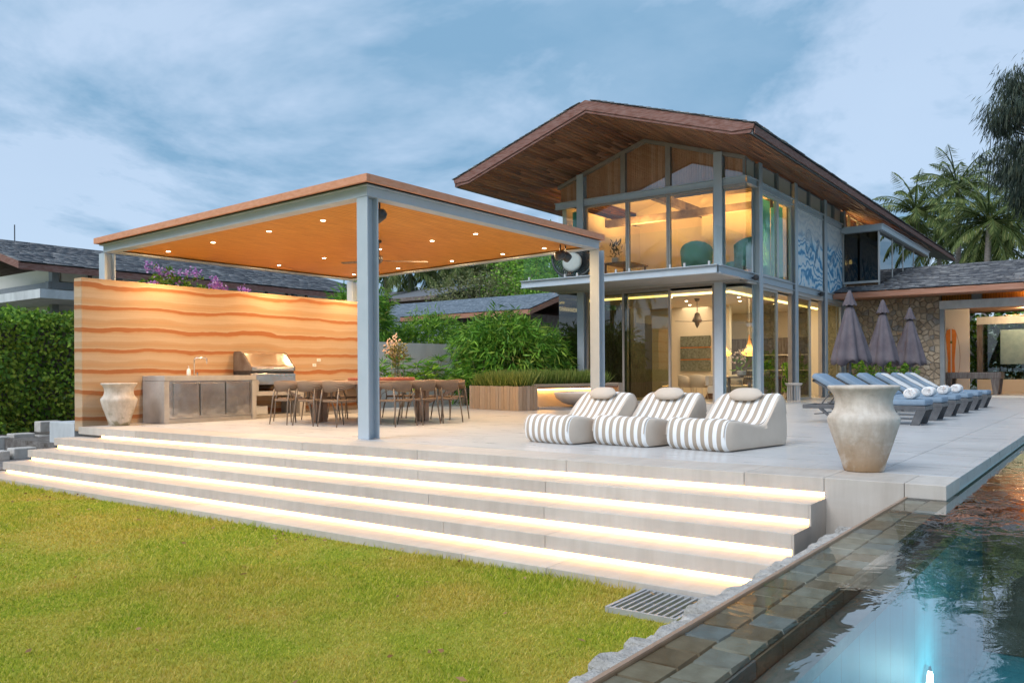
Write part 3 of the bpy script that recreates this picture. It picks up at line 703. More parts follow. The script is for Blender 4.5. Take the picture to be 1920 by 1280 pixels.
MB().add(*sl(fx0 + .03, fx1 - .03, fy0 + .03, fy1 - .03, 3.592, 3.606)).build('deck_sheet', 'roof_dark', rf)
# I-beams round the edge: web set back, flanges top and bottom
def ibeam_y(x, side):
    b = MB(); b.add(*sl(x, x + .02, PY0, PY1, 3.385, 3.490))
    xa, xb = (x - .004, x + .20) if side > 0 else (x - .18, x + .024)
    b.add(*sl(xa - (.05 if side > 0 else 0), xb, PY0 - .05, PY1 + .05, 3.491, 3.510)); b.add(*sl(xa, xb, PY0, PY1, 3.362, 3.384))
    b.build('edge_beam', 'steel_paint', pv)
def ibeam_x(yy, side):
    b = MB(); z = zt(yy); xa, xb = PX0 + .21, PX1 - .19
    b.box(PX0 + .021, PX1 - .001, yy, yy + .02, 3.385 + z, 3.490 + z)
    ya, yb = (yy - .004, yy + .20) if side > 0 else (yy - .18, yy + .024)
    b.box(PX0 + .201, PX1 - .181, ya - (.05 if side > 0 else 0), yb, 3.4915 + z, 3.5095 + z).box(PX0 + .201, PX1 - .181, ya, yb, 3.3625 + z, 3.3835 + z)
    b.build('edge_beam', 'steel_paint', pv)
ibeam_y(PX0, 1); ibeam_y(PX1, -1); ibeam_x(PY0, 1); ibeam_x(PY1 - .02, -1)
# H-section posts: flanges face -X and +X
def hpost(x, yy, z0, z1, mat='steel_paint', w=.21, d=.21, t=.018, par=None, name='post'):
    return MB().box(x, x + t, yy, yy + w, z0, z1).box(x + d - t, x + d, yy, yy + w, z0, z1).box(x + t, x + d - t, yy + w / 2 - t / 2, yy + w / 2 + t / 2, z0, z1).build(name, mat, par or pv)
for x in (PX0 + .002, 14.208):
    for yy in (PY0 + .002, 15.46):
        hpost(x, yy, 0.004, 3.360 + zt(yy + .21))
cl = MB().add(*sl(PX0 + .03, PX1 - .03, PY0 + .03, PY1 - .03, 3.41, 3.46)).build('ceiling', 'ceiling_wood', pv)
for i, lx in enumerate((8.85, 11.45, 13.62)):
    for ly in (9.27, 10.31, 11.69, 13.31, 14.78):
        z = 3.41 + zt(ly)
        dl = MB().lathe([(0.052, -0.006), (0.052, 0.0), (0.02, 0.002)], (lx, ly, z), 16).build('downlight', 'white_plastic', cl)
        MB().lathe([(0.036, -0.009), (0.036, -0.0062)], (lx, ly, z), 16).build('lens', 'lamp_warm', dl)
        lamp('downlight_lamp', 'AREA', (lx, ly, z - .012), 21, (1.0, 0.68, 0.35), dl, 0.075)
# ceiling fan with three long blades
fan = thing('ceiling_fan', 'dark ceiling fan with long slim blades under the pavilion roof', 'fan', (10.75, 11.0, 3.36))
MB().tube([(10.75, 11, 3.36), (10.75, 11, 3.02)], .016).build('rod', 'black', fan)
MB().lathe([(.03, .13), (.07, .11), (.085, .05), (.06, 0), (.02, -.03)], (10.75, 11, 2.96), 20).build('hub', 'dark_wood', fan, smooth=True)
MB().lathe([(.05, .0), (.06, -.04), (.02, -.06)], (10.75, 11, 3.362), 16).build('canopy', 'black', fan)
for k in range(3):
    a = rad(-28 + 120 * k); d = Vector((math.cos(a), math.sin(a), 0)); s_ = Vector((-d.y, d.x, 0)); c = Vector((10.75, 11, 2.99))
    vs = [];
    for t_, w_, h_ in ((.07, .05, 0), (.25, .075, .0), (.6, .06, .015), (.95, .025, .03)):
        for q in (-1, 1):
            for hh in (-.006, .006): vs.append(c + d * t_ + s_ * (q * w_) + Vector((0, 0, h_ + hh + q * .008)))
    fs = []
    for i in range(3):
        b0, b1 = i * 4, i * 4 + 4; fs += [(b0, b0 + 2, b1 + 2, b1), (b0 + 1, b1 + 1, b1 + 3, b0 + 3), (b0, b1, b1 + 1, b0 + 1), (b0 + 2, b0 + 3, b1 + 3, b1 + 2)]
    fs += [(0, 1, 3, 2), (12, 14, 15, 13)]
    MB().add(vs, fs).build('blade', 'dark_wood', fan)
# outdoor speakers hung from the ceiling corners
def speaker(name, label, x, yy, aim, double):
    sp = thing(name, label, 'speaker', (x, yy, 3.3))
    for k in range(2 if double else 1):
        ax = x + k * .19; d = Vector(aim[k]).normalized(); c = Vector((ax, yy, 3.19))
        MB().tube([c - d * .10, c - d * .05, c + d * .06, c + d * .10, c + d * .105], [.05, .085, .092, .078, .01], 16).build('body', 'black', sp, smooth=True)
        MB().tube([(ax, yy, 3.395), (ax, yy, 3.22)], .014, 6).build('bracket', 'black', sp)
speaker('hanging_speaker', 'single black round speaker hung behind the front pavilion post', 8.45, 8.62, [(-.3, .8, -.5)], False)
speaker('hanging_speaker', 'pair of black round speakers hung at the pavilion corner nearest the house', 13.45, 8.78, [(-.6, .6, -.3), (.5, -.3, -.4)], True)

# rammed earth wall
rw = MB().box(7.385, 14.2, 15.17, 15.45, -0.10, 2.69).build('rammed_earth_wall', 'rammed_earth', bevel=0.006)
tag(rw, 'tall rammed earth wall with wavy orange and sand coloured strata', 'wall')
for x, z, nm in ((12.73, 1.125, 'a'), (12.86, 1.243, 'b')):
    s_ = thing('power_outlet', 'white power outlet on the earth wall, ' + ('lower left one' if nm == 'a' else 'upper right one') + ' of two', 'outlet', (x, 15.17, z))
    MB().box(x - .055, x + .055, 15.158, 15.169, z - .035, z + .035).build('plate', 'white_plastic', s_, bevel=.004)
    MB().box(x - .02, x + .02, 15.154, 15.1575, z - .012, z + .012).build('socket', 'concrete_grey', s_)

# outdoor kitchen counter
ct = thing('kitchen_counter', 'concrete outdoor kitchen counter with three brushed steel doors', 'counter', (11, 15.1, 0))
MB().box(8.70, 10.74, 14.72, 15.485, 0.80, 0.90).build('worktop', 'concrete', ct, bevel=.006)
b = MB().box(8.70, 8.80, 14.73, 15.48, 0.004, 0.797).box(10.64, 10.74, 14.73, 15.48, 0.004, 0.797).box(8.803, 10.637, 14.76, 15.48, 0.004, 0.09)
b.build('carcass', 'concrete', ct)
b = MB().box(8.803, 8.88, 14.745, 14.79, .093, .797).box(8.88, 10.60, 14.745, 14.79, .093, .125).box(8.88, 10.60, 14.745, 14.79, .765, .797).box(10.60, 10.637, 14.745, 14.79, .093, .797)
b.build('door_frame', 'brushed_steel', ct)
for k in range(3):
    x0 = 8.888 + k * .572
    MB().box(x0, x0 + .548, 14.735, 14.757, .130, .760).build('door', 'brushed_steel', ct, bevel=.004)
MB().box(8.803, 10.637, 15.3, 15.4, .125, .76).build('back_panel', 'concrete', ct)
# lower bay under the grill and long worktop towards the table
MB().box(10.742, 11.95, 14.80, 15.485, 0.47, 0.56).build('shelf', 'concrete', ct)
MB().box(10.742, 10.85, 14.80, 15.485, 0.562, 0.80).build('upright', 'concrete', ct)
MB().box(11.85, 14.4, 14.80, 15.485, 0.66, 0.77).build('worktop', 'concrete', ct, bevel=.006)
MB().box(11.95, 12.10, 14.84, 15.48, 0.004, 0.655).build('upright', 'concrete', ct)
MB().box(14.25, 14.4, 14.84, 15.48, 0.004, 0.655).build('upright', 'concrete', ct)
MB().box(10.742, 14.4, 14.86, 15.47, 0.003, 0.06).build('plinth', 'concrete', ct)
MB().box(10.85, 11.3, 15.1, 15.46, 0.062, 0.24).build('storage_bin', 'wall_white', ct, bevel=.01)
fc = thing('tap', 'tall chrome kitchen tap with square bent spout on the counter', 'tap', (9.62, 15.2, .9))
MB().tube([(9.62, 15.2, .90), (9.62, 15.2, 1.20), (9.63, 15.19, 1.24), (9.66, 15.16, 1.25), (9.76, 15.06, 1.25), (9.79, 15.03, 1.24), (9.79, 15.03, 1.13)], .013, 8).build('spout', 'chrome', fc, smooth=True)
MB().tube([(9.70, 15.22, .90), (9.70, 15.22, .96)], .014, 8).build('handle', 'chrome', fc)
sb = thing('soap_bottle', 'small white soap bottle with pump beside the tap', 'bottle', (9.47, 15.15, .9))
MB().lathe([(.035, 0), (.04, .02), (.04, .10), (.025, .13), (.012, .135), (.012, .15)], (9.47, 15.15, .9), 14).build('bottle_body', 'white_plastic', sb, smooth=True)
MB().tube([(9.47, 15.15, 1.05), (9.47, 15.15, 1.085), (9.44, 15.12, 1.085)], .007, 6).build('pump', 'white_plastic', sb)
# grill
gl = thing('gas_grill', 'stainless steel gas grill with closed hood and row of knobs', 'grill', (11.25, 15.1, .8))
def hood(b, x0, x1, k=0.0):
    pr = [(14.84, .99), (14.84, 1.07), (14.90, 1.12), (15.12, 1.36), (15.20, 1.40), (15.40, 1.40), (15.44, 1.36), (15.44, .99)]
    b.prism([(x0, yy, z) for yy, z in pr], (x1 - x0, 0, 0)); return b
hood(MB(), 10.72, 11.80).build('hood', 'brushed_steel', gl, bevel=.008)
hood(MB(), 10.69, 10.717).build('hood_side', 'brown_wall', gl); hood(MB(), 11.803, 11.83).build('hood_side', 'brown_wall', gl)
MB().box(10.70, 11.82, 14.88, 15.46, .78, .987).build('firebox', 'black', gl)
MB().box(10.70, 11.82, 14.82, 14.878, .74, .93).build('control_panel', 'brushed_steel', gl, bevel=.006)
MB().box(10.75, 11.77, 14.84, 15.40, .70, .738).build('drip_tray', 'brushed_steel', gl)
for k in range(4):
    MB().tube([(11.30 + k * .12, 14.818, .895), (11.30 + k * .12, 14.785, .897)], .028, 12).build('knob', 'chrome', gl)
MB().tube([(10.80, 14.80, 1.04), (11.72, 14.80, 1.04)], .016, 8).build('handle', 'chrome', gl)
for x in (10.84, 11.68): MB().tube([(x, 14.838, 1.04), (x, 14.80, 1.04)], .01, 6).build('handle_bracket', 'chrome', gl)
MB().lathe([(.035, 0), (.035, .012), (.03, .014)], (0, 0, 0), 16).build('temperature_gauge', 'chrome', gl).matrix_local = Matrix.Translation((0.05, -.12, .44)) @ Matrix.Rotation(rad(42), 4, 'X')
for q in (ct, fc, sb, gl): q.location += Vector((-.17, -.322, 0))
wt = MB().box(13.62, 13.82, 14.63, 14.83, .771, .79).build('folded_napkin', 'towel_white'); tag(wt, 'small folded white napkin on the end of the concrete worktop', 'napkin')

# big urns
def urn(label, mat, x, yy, s=1.0, rz=0.0):
    u = thing('stone_urn', label, 'urn', (x, yy, 0), rz)
    pr = [(.175, 0.0), (.182, .012), (.205, .10), (.245, .22), (.292, .36), (.318, .45), (.326, .49), (.318, .52), (.285, .555), (.262, .60), (.255, .66), (.268, .72), (.300, .768), (.318, .782), (.322, .80), (.315, .812), (.285, .812), (.262, .78), (.235, .70), (.235, .60), (.25, .5), (.2, .4)]
    pr = [(r * s, z * s) for r, z in pr]
    o = MB().lathe(pr, (x, yy, 0.002), 72, cap=True).build('vessel', mat, u, smooth=True)
    for v in o.data.vertices:
        a = math.atan2(v.co.y, v.co.x); r = 1 + .006 * math.sin(3 * a + v.co.z * 9) + .004 * math.sin(7 * a - v.co.z * 21)
        v.co.x *= r; v.co.y *= r
    return u
urn('large weathered white urn with a brown stain, standing near the pool', 'urn_brown_stain', 7.92, 1.90, .95, 2.2)
urn('weathered pale urn with mossy patches, standing against the earth wall', 'urn_moss_stain', 7.82, 14.70, .95, 3.4)

# dining table with twelve chairs
tb = thing('dining_table', 'large square wooden dining table under the pavilion', 'table', (11.15, 11.55, 0))
TX, TY, TH = 11.12, 11.60, 1.2
TOPZ = .78
n = 7
for k in range(n):
    y0 = TY - TH + k * 2 * TH / n
    MB().box(TX - TH, TX + TH, y0 + .002, y0 + 2 * TH / n - .002, TOPZ - .05, TOPZ).build('top_plank', 'table_wood', tb, bevel=.004)
b = MB()
for q in (-1, 1): b.box(TX - TH + .1, TX + TH - .1, TY + q * (TH - .2) - .025, TY + q * (TH - .2) + .025, TOPZ - .14, TOPZ - .052).box(TX + q * (TH - .2) - .025, TX + q * (TH - .2) + .025, TY - TH + .23, TY + TH - .23, TOPZ - .139, TOPZ - .053)
b.build('apron', 'table_wood', tb)
for sx in (-1, 1):
    for sy in (-1, 1):
        cx, cyy = TX + sx * .72, TY + sy * .72
        MB().box(cx - .06, cx + .06, cyy - .06, cyy + .06, .004, TOPZ - .142).build('leg', 'table_wood', tb, bevel=.006)
        MB().box(cx - sx * .15 - .06, cx - sx * .15 + .06, cyy - .06, cyy + .06, .004, TOPZ - .142).build('leg', 'table_wood', tb, bevel=.006)
        MB().bar((cx + sx * .06, cyy + sy * .06, TOPZ - .42), (cx + sx * .45, cyy + sy * .45, TOPZ - .145), .05, .05).build('brace', 'table_wood', tb)
lz = MB().lathe([(.62, 0), (.64, .01), (.64, .05), (.62, .06)], (11.25, 11.45, TOPZ + .002), 48).build('lazy_susan', 'red_wood', None, smooth=False)
tag(lz, 'round reddish wooden turntable in the middle of the dining table', 'turntable')
vz = thing('flower_vase', 'clear glass vase of pale pink blossom stems on the turntable', 'vase', (11.42, 11.23, TOPZ + .062))
MB().lathe([(.085, 0), (.09, .01), (.09, .34), (.086, .34), (.086, .015), (.0, .012)], (11.42, 11.23, TOPZ + .063), 20, cap=False).build('vase_glass', 'glass_clear', vz, smooth=True)
b = MB(); tips = []
for k in range(7):
    a = R.uniform(0, 6.28); e = Vector((11.42 + math.cos(a) * .13, 11.23 + math.sin(a) * .13, TOPZ + .55 + R.uniform(0, .22)))
    b.tube([(11.42 + math.cos(a) * .03, 11.23 + math.sin(a) * .03, TOPZ + .09), (11.42 + math.cos(a) * .06, 11.23 + math.sin(a) * .06, TOPZ + .4), e], .005, 5); tips.append(e)
for k in range(3):
    d = Vector((R.uniform(-.25, .25), R.uniform(-.25, .25), 0)); e = Vector((11.42, 11.23, TOPZ + .62)) + d + Vector((0, 0, R.uniform(.1, .25)))
    b.tube([(11.42, 11.23, TOPZ + .3), Vector((11.42, 11.23, TOPZ + .5)) + d * .4, e], .005, 5); tips.append(e)
b.build('stem', 'leaf_olive', vz)
P = []
for e in tips[7:]:
    for q in range(42): P.append((e.x + R.gauss(0, .028), e.y + R.gauss(0, .028), e.z - .13 + R.uniform(-.12, .16)))
P = np.array(P); V, F = leaf_arrays(P, NR.normal(size=P.shape), .05, .04); fast_mesh('blossom', V, F, 'petal_white', vz)
P = np.array([(e.x + R.gauss(0, .05), e.y + R.gauss(0, .05), e.z + R.uniform(-.2, .02)) for e in tips[:7] for q in range(26)]); V, F = leaf_arrays(P, NR.normal(size=P.shape), .08, .035); fast_mesh('foliage', V, F, 'leaf_olive', vz)

def chair_proto():
    t = thing('dining_chair', 'x', 'chair')
    # curved woven back: seen from above a C open towards +X (front)
    V, F = [], []; n = 25
    for i in range(n):
        a = rad(-118 + 236 * i / (n - 1)) + PI; u = abs(i / (n - 1) * 2 - 1)
        rx, ry = .265, .29
        top = .79 - .075 * u ** 1.6; bot = .595 + .105 * u ** 1.5
        for rr, z in ((1.03, bot), (1.10, (top + bot) / 2 + .02), (1.10, top), (1.01, top + .004), (.99, (top + bot) / 2), (.97, bot)):
            V.append((math.cos(a) * rx * rr, math.sin(a) * ry * rr, z))
    for i in range(n - 1):
        for k in range(6): F.append((i * 6 + k, i * 6 + (k + 1) % 6, (i + 1) * 6 + (k + 1) % 6, (i + 1) * 6 + k))
    F += [(0, 1, 2, 3, 4, 5), tuple(range((n - 1) * 6 + 5, (n - 1) * 6 - 1, -1))]
    MB().add(V, F).build('backrest', 'rope', t, smooth=True)
    b = MB(); pr = [(-.22, -.20), (.20, -.23), (.24, -.18), (.24, .18), (.20, .23), (-.22, .20), (-.25, .14), (-.25, -.14)]
    b.prism([(x, y_, .425) for x, y_ in pr], (0, 0, .035)).build('seat', 'rope', t, bevel=.01)
    for sx, sy in ((-1, -1), (-1, 1), (1, -1), (1, 1)):
        top = (sx * .20, sy * .205, .44) if sx > 0 else (-.205, sy * .215, .66)
        foot = (sx * .29, sy * .255, .003)
        MB().tube([foot, (foot[0] * .86, foot[1] * .95, .25), top] if sx > 0 else [foot, (-.245, sy * .225, .43), top], [.011, .014, .014], 8).build('leg', 'bronze_leg', t, smooth=True)
    for sy in (-1, 1):
        MB().tube([(.205, sy * .207, .42), (.17, sy * .26, .58), (.115, sy * .272, .70)], .012, 6).build('arm_support', 'bronze_leg', t, smooth=True)
    return t
ch = chair_proto(); first = True
def put_chair(x, yy, rz, side, which):
    global first
    c = ch if first else copy_tree(ch); first = False
    c.location = (x, yy, 0); c.rotation_euler = (0, 0, rz)
    tag(c, 'brown rope back dining chair facing away from ' + side + ', ' + which, 'chair', 'rope back chairs around the dining table')
for k in range(3):
    put_chair(9.78 + R.uniform(-.03, .03), 10.98 + k * .66, R.uniform(-.10, .10), 'the lit steps', ('next to the front post', 'middle of its side', 'nearest the kitchen counter')[k])
    put_chair(10.35 + k * .62, 10.22 + R.uniform(-.03, .03), PI / 2 + R.uniform(-.10, .10), 'the striped loungers', ('next to the front post', 'middle of its side', 'nearest the square planter')[k])
    put_chair(12.55, 10.85 + k * .68, PI + R.uniform(-.10, .10), 'the square planter', ('nearest the striped loungers', 'middle of its side', 'nearest the earth wall')[k])
    put_chair(10.35 + k * .68, 12.95, -PI / 2 + R.uniform(-.10, .10), 'the earth wall', ('nearest the lit steps', 'middle of its side', 'nearest the garden')[k])

# ================================================================== villa
FX, SY, LY, BX = 22.35, 8.43, 14.65, 46.0         # facade X, right side Y, left side Y, back X
RID_Y, SLOPE = 11.55, 0.32
def soff(yy): return 7.93 - SLOPE * abs(yy - RID_Y)   # underside of roof
vl = thing('villa', 'two storey glass and steel villa with big timber lined gable roof', 'house', (30, 11.5, 0))
# ---- roof
def slab_poly(x0, x1, ya, yb, zo, th):
    return ([(x0, ya, soff(ya) + zo), (x1, ya, soff(ya) + zo), (x1, yb, soff(yb) + zo), (x0, yb, soff(yb) + zo)] + [(x0, ya, soff(ya) + zo + th), (x1, ya, soff(ya) + zo + th), (x1, yb, soff(yb) + zo + th), (x0, yb, soff(yb) + zo + th)],
            [(0, 3, 2, 1), (4, 5, 6, 7), (0, 1, 5, 4), (1, 2, 6, 5), (2, 3, 7, 6), (3, 0, 4, 7)])
RX0, RX1, EY0, EY1 = 18.95, 47.7, 6.93, 16.18
roof = MB().add(*slab_poly(RX0 + .06, RX1, EY0 + .05, RID_Y, .03, .17)).add(*slab_poly(RX0 + .06, RX1, RID_Y, EY1 - .05, .03, .17)).build('roof', 'roof_dark', vl)
# rake fascia on the gable front, kinked at the eaves
for sgn, ey in ((1, EY1), (-1, EY0)):
    y1 = ey - sgn * .55
    top = lambda yy: soff(yy) + .27
    poly = [(RX0, RID_Y, top(RID_Y)), (RX0, ey, top(ey)), (RX0, ey - sgn * .03, top(ey) - .10), (RX0, y1, top(y1) - .26), (RX0, RID_Y, top(RID_Y) - .26)]
    MB().prism(poly, (.055, 0, 0)).build('fascia', 'fascia_brown', roof)
    poly = [(RX0 + .03, RID_Y, top(RID_Y) - .262), (RX0 + .03, y1, top(y1) - .262), (RX0 + .03, ey - sgn * .06, top(ey) - .105), (RX0 + .03, ey - sgn * .10, top(ey) - .19), (RX0 + .03, y1, top(y1) - .33), (RX0 + .03, RID_Y, top(RID_Y) - .33)]
    MB().prism(poly, (.05, 0, 0)).build('trim', 'fascia_brown', roof)
    MB().box(RX0 + .06, RX1, ey - .03 if sgn > 0 else ey, ey if sgn > 0 else ey + .03, top(ey) - .2, top(ey) - .02).build('eave_fascia', 'fascia_brown', roof)
# soffit boards: each board real, joined
O, A, B_, C_ = [], [], [], []
w = .115
for sgn, ey in ((1, EY1 - .06), (-1, EY0 + .06)):
    L = abs(ey - RID_Y) / math.cos(math.atan(SLOPE)); nb = int(L / w); u = np.array([0, sgn * math.cos(math.atan(SLOPE)), -math.sin(math.atan(SLOPE))]); nrmv = np.array([0, sgn * math.sin(math.atan(SLOPE)), math.cos(math.atan(SLOPE))])
    for k in range(nb):
        x = RX0 + .085 - R.uniform(0, 2.5); first_b = True
        while x < 40:
            ln = R.uniform(2.2, 4.2); xa = max(x, RX0 + .085)
            if x + ln > xa + .1:
                o = np.array([xa, RID_Y, 7.93]) + u * (k * w + .004) - nrmv * R.uniform(0.0, .004)
                O.append(o); A.append([x + ln - .003 - xa, 0, 0]); B_.append(u * (w - .010)); C_.append(nrmv * .02)
            x += ln
V, F = box_arrays(np.array(O), np.array(A), np.array(B_), np.array(C_)); fast_mesh('soffit_boards', V, F, 'soffit_boards', roof, kind='stuff')
# shingles on top
def shingle_field(name, parent, p0, ex, up, nrmv, rows, row_h, width, mat, th=.018, wmin=.16, wmax=.34, lift=.02):
    """slates from p0 going along unit ex for width, up-slope unit vector up, outward normal nrmv"""
    O, A, B_, C_ = [], [], [], []; ex, up, nv, p0 = map(np.array, (ex, up, nrmv, p0))
    for r in range(rows):
        x = -R.uniform(0, .2)
        while x < width:
            w = R.uniform(wmin, wmax); xa, xb = max(x, 0), min(x + w, width)
            if xb - xa > .03:
                l = row_h * 1.5; tilt = nv * (lift + R.uniform(0, .010))
                O.append(p0 + ex * xa + up * (r * row_h + R.uniform(-.018, .018)) + tilt); A.append(ex * (xb - xa - .006)); B_.append(up * l - tilt * .8); C_.append(nv * th)
            x += w
    V, F = box_arrays(np.array(O), np.array(A), np.array(B_), np.array(C_)); return fast_mesh(name, V, F, mat, parent, kind='stuff')
ca, sa = math.cos(math.atan(SLOPE)), math.sin(math.atan(SLOPE))
for sgn, ey in ((1, EY1), (-1, EY0)):
    L = abs(ey - RID_Y) / ca
    shingle_field('shingles', roof, (RX0 - .03, ey + sgn * .03, soff(ey) + .265), (1, 0, 0), (0, -sgn * ca, sa), (0, sgn * sa, ca), int((L - .33) / .22) + 1, .22, RX1 - RX0, 'slate', wmin=.3, wmax=.6)
# ---- steel frame
def hcol(y0, y1, x0, x1, z0, z1, axis, mat='steel_paint'):
    """H column; flanges face along axis"""
    t = .03; b = MB()
    if axis == 'x': b.box(x0, x0 + t, y0, y1, z0, z1).box(x1 - t, x1, y0, y1, z0, z1).box(x0 + t, x1 - t, (y0 + y1) / 2 - .02, (y0 + y1) / 2 + .02, z0, z1)
    else: b.box(x0, x1, y0, y0 + t, z0, z1).box(x0, x1, y1 - t, y1, z0, z1).box((x0 + x1) / 2 - .02, (x0 + x1) / 2 + .02, y0 + t, y1 - t, z0, z1)
    return b.build('column', mat, vl)
hcol(9.08, 9.33, FX - .10, FX + .15, .004, soff(9.08) - .012, 'x'); hcol(13.66, 13.90, FX - .10, FX + .15, .004, soff(13.90) - .012, 'x')
CX = (23.30, 26.50, 29.75, 32.25)
for cx in CX: hcol(SY - .10, SY + .14, cx - .13, cx + .13, .004, soff(SY - .10) - .012, 'y')
def chan_y(x, y0, y1, z0, z1, name='beam'):      # channel running along Y, open face towards -X
    return MB().box(x, x + .02, y0, y1, z0 + .02, z1 - .02).box(x - .07, x + .10, y0 - .03, y1, z1 - .02, z1).box(x - .05, x + .10, y0 - .02, y1, z0, z0 + .02).build(name, 'steel_paint', vl)
def chan_x(yy, x0, x1, z0, z1, name='beam'):
    return MB().box(x0, x1, yy, yy + .02, z0 + .021, z1 - .021).box(x0 - .03, x1, yy - .07, yy + .10, z1 - .0205, z1 - .0005).box(x0 - .02, x1, yy - .05, yy + .10, z0 + .0005, z0 + .0205).build(name, 'steel_paint', vl)
chan_y(FX - .02, SY, LY + .1, 6.17, 6.37)
xs = [FX + .1] + [v for c in CX for v in (c - .132, c + .132)]
for a, b in list(zip(xs[0::2], xs[1::2])): chan_x(SY - .02, a, b, 6.17, 6.37)
xs = [20.40] + [v for c in CX for v in (c - .132, c + .132)]
for a, b in list(zip(xs[0::2], xs[1::2])): chan_x(SY - .02, a, b, 3.47, 3.69)
# balcony slab
sb_ = MB().box(20.32, FX - .12, SY + .022, LY - .06, 3.49, 3.66).build('balcony_slab', 'plaster_grey', vl)
chan_y(20.28, SY, LY, 3.47, 3.69, 'balcony_edge'); MB().box(20.38, FX - .12, LY - .056, LY - .01, 3.475, 3.68).build('balcony_edge', 'steel_paint', vl)
MB().box(FX - .11, 32.2, SY + .14, LY, 3.44, 3.66).build('floor_slab', 'plaster_grey', vl)
MB().box(32.2, BX, SY + .14, LY, 3.44, 3.66).build('floor_slab', 'plaster_grey', vl)
# glass railing
for a, b in ((8.46, 9.55), (9.57, 11.2), (11.22, 12.9), (12.92, 14.6)):
    gp = MB().box(20.34, 20.352, a, b, 3.70, 4.72).build('railing_glass', 'glass_rail', vl)
    for q in (a + .2, b - .2): MB().box(20.325, 20.37, q - .025, q + .025, 3.692, 3.80).build('clamp', 'frame_silver', gp)
MB().box(20.37, 22.2, 8.455, 8.467, 3.70, 4.72).build('railing_glass', 'glass_rail', vl)
MB().box(20.37, 22.2, 14.52, 14.532, 3.70, 4.72).build('railing_glass', 'glass_rail', vl)
# ---- windows
def win_y(x, y0, y1, z0, z1, glass='glass_clear', fr='frame_bronze', t=.06, d=.09, pane=True):
    """window in a wall facing -X between y0..y1"""
    w_ = MB().box(x, x + d, y0, y0 + t, z0, z1).box(x, x + d, y1 - t, y1, z0, z1).box(x, x + d, y0 + t, y1 - t, z0, z0 + t * .8).box(x, x + d, y0 + t, y1 - t, z1 - t, z1).build('window', fr, vl)
    if pane: MB().box(x + d * .4, x + d * .55, y0 + t, y1 - t, z0 + t * .8, z1 - t).build('pane', glass, w_)
    return w_
def win_x(yy, x0, x1, z0, z1, glass='glass_clear', fr='frame_silver', t=.06, d=.09, pane=True):
    w_ = MB().box(x0, x0 + t, yy, yy + d, z0, z1).box(x1 - t, x1, yy, yy + d, z0, z1).box(x0 + t, x1 - t, yy, yy + d, z0, z0 + t * .8).box(x0 + t, x1 - t, yy, yy + d, z1 - t, z1).build('window', fr, vl)
    if pane: MB().box(x0 + t, x1 - t, yy + d * .4, yy + d * .55, z0 + t * .8, z1 - t).build('pane', glass, w_)
    return w_
# ground floor, front: two glass doors and one open bay
MB().box(FX - .02, FX + .14, 9.335, 13.655, 3.385, 3.466).build('door_head', 'frame_bronze', vl)
win_y(FX + .05, 12.20, 13.65, .012, 3.38, 'glass_tint'); win_y(FX - .045, 10.72, 12.32, .012, 3.38, 'glass_tint')
MB().box(FX - .02, FX + .14, 9.335, 9.42, .012, 3.38).build('door_jamb', 'frame_bronze', vl)
# ground floor corner glazing
MB().box(FX, FX + .016, SY, 9.075, .012, 3.40).build('corner_pane', 'glass_clear', vl); MB().box(FX + .018, 23.165, SY, SY + .016, .012, 3.40).build('corner_pane', 'glass_clear', vl)
MB().box(FX, FX + .016, 13.905, LY, .012, 3.44).build('corner_pane', 'glass_tint', vl); MB().box(FX + .018, 26, LY, LY + .016, .012, 3.44).build('corner_pane', 'glass_tint', vl)
MB().box(FX - .03, FX + .1, SY, 9.075, 3.40, 3.466).build('door_head', 'frame_bronze', vl); MB().box(FX + .102, 23.165, SY - .01, SY + .08, 3.401, 3.466).build('door_head', 'frame_silver', vl)
# ground floor, right side
for a, b in ((23.435, 26.365), (26.635, 29.615), (29.885, 32.115)):
    MB().box(a, b, SY - .03, SY + .12, 3.36, 3.466).build('door_head', 'frame_silver', vl)
win_x(SY + .03, 23.44, 25.05, .012, 3.355, 'glass_tint'); MB().box(26.25, 26.365, SY, SY + .12, .012, 3.355).build('door_jamb', 'frame_bronze', vl)
win_x(SY + .03, 26.64, 28.35, .012, 3.355, 'glass_tint'); MB().box(29.48, 29.615, SY, SY + .12, .012, 3.355).build('door_jamb', 'frame_bronze', vl)
win_x(SY + .03, 29.89, 32.10, .012, 3.355, 'glass_tint')
# upper floor, front
for a, b in ((12.16, 13.65), (10.80, 12.15), (9.34, 10.79)):
    win_y(FX + .02, a, b, 3.70, 6.165, 'glass_upper', 'frame_bronze', .06)
MB().box(FX, FX + .016, SY, 9.075, 3.70, 6.165).build('corner_pane', 'glass_upper', vl); MB().box(FX + .018, 23.165, SY, SY + .016, 3.70, 6.165).build('corner_pane', 'glass_upper', vl)
MB().box(FX, FX + .016, 13.905, LY, 3.70, 6.165).build('corner_pane', 'glass_upper', vl)
MB().box(FX - .03, FX + .08, SY, 9.075, 6.08, 6.166).build('window_head', 'frame_bronze', vl)
win_x(SY + .01, 23.44, 25.04, 3.70, 6.165, 'glass_clear', t=.08); win_x(SY + .01, 25.05, 26.36, 3.70, 6.165, 'glass_clear', t=.08)
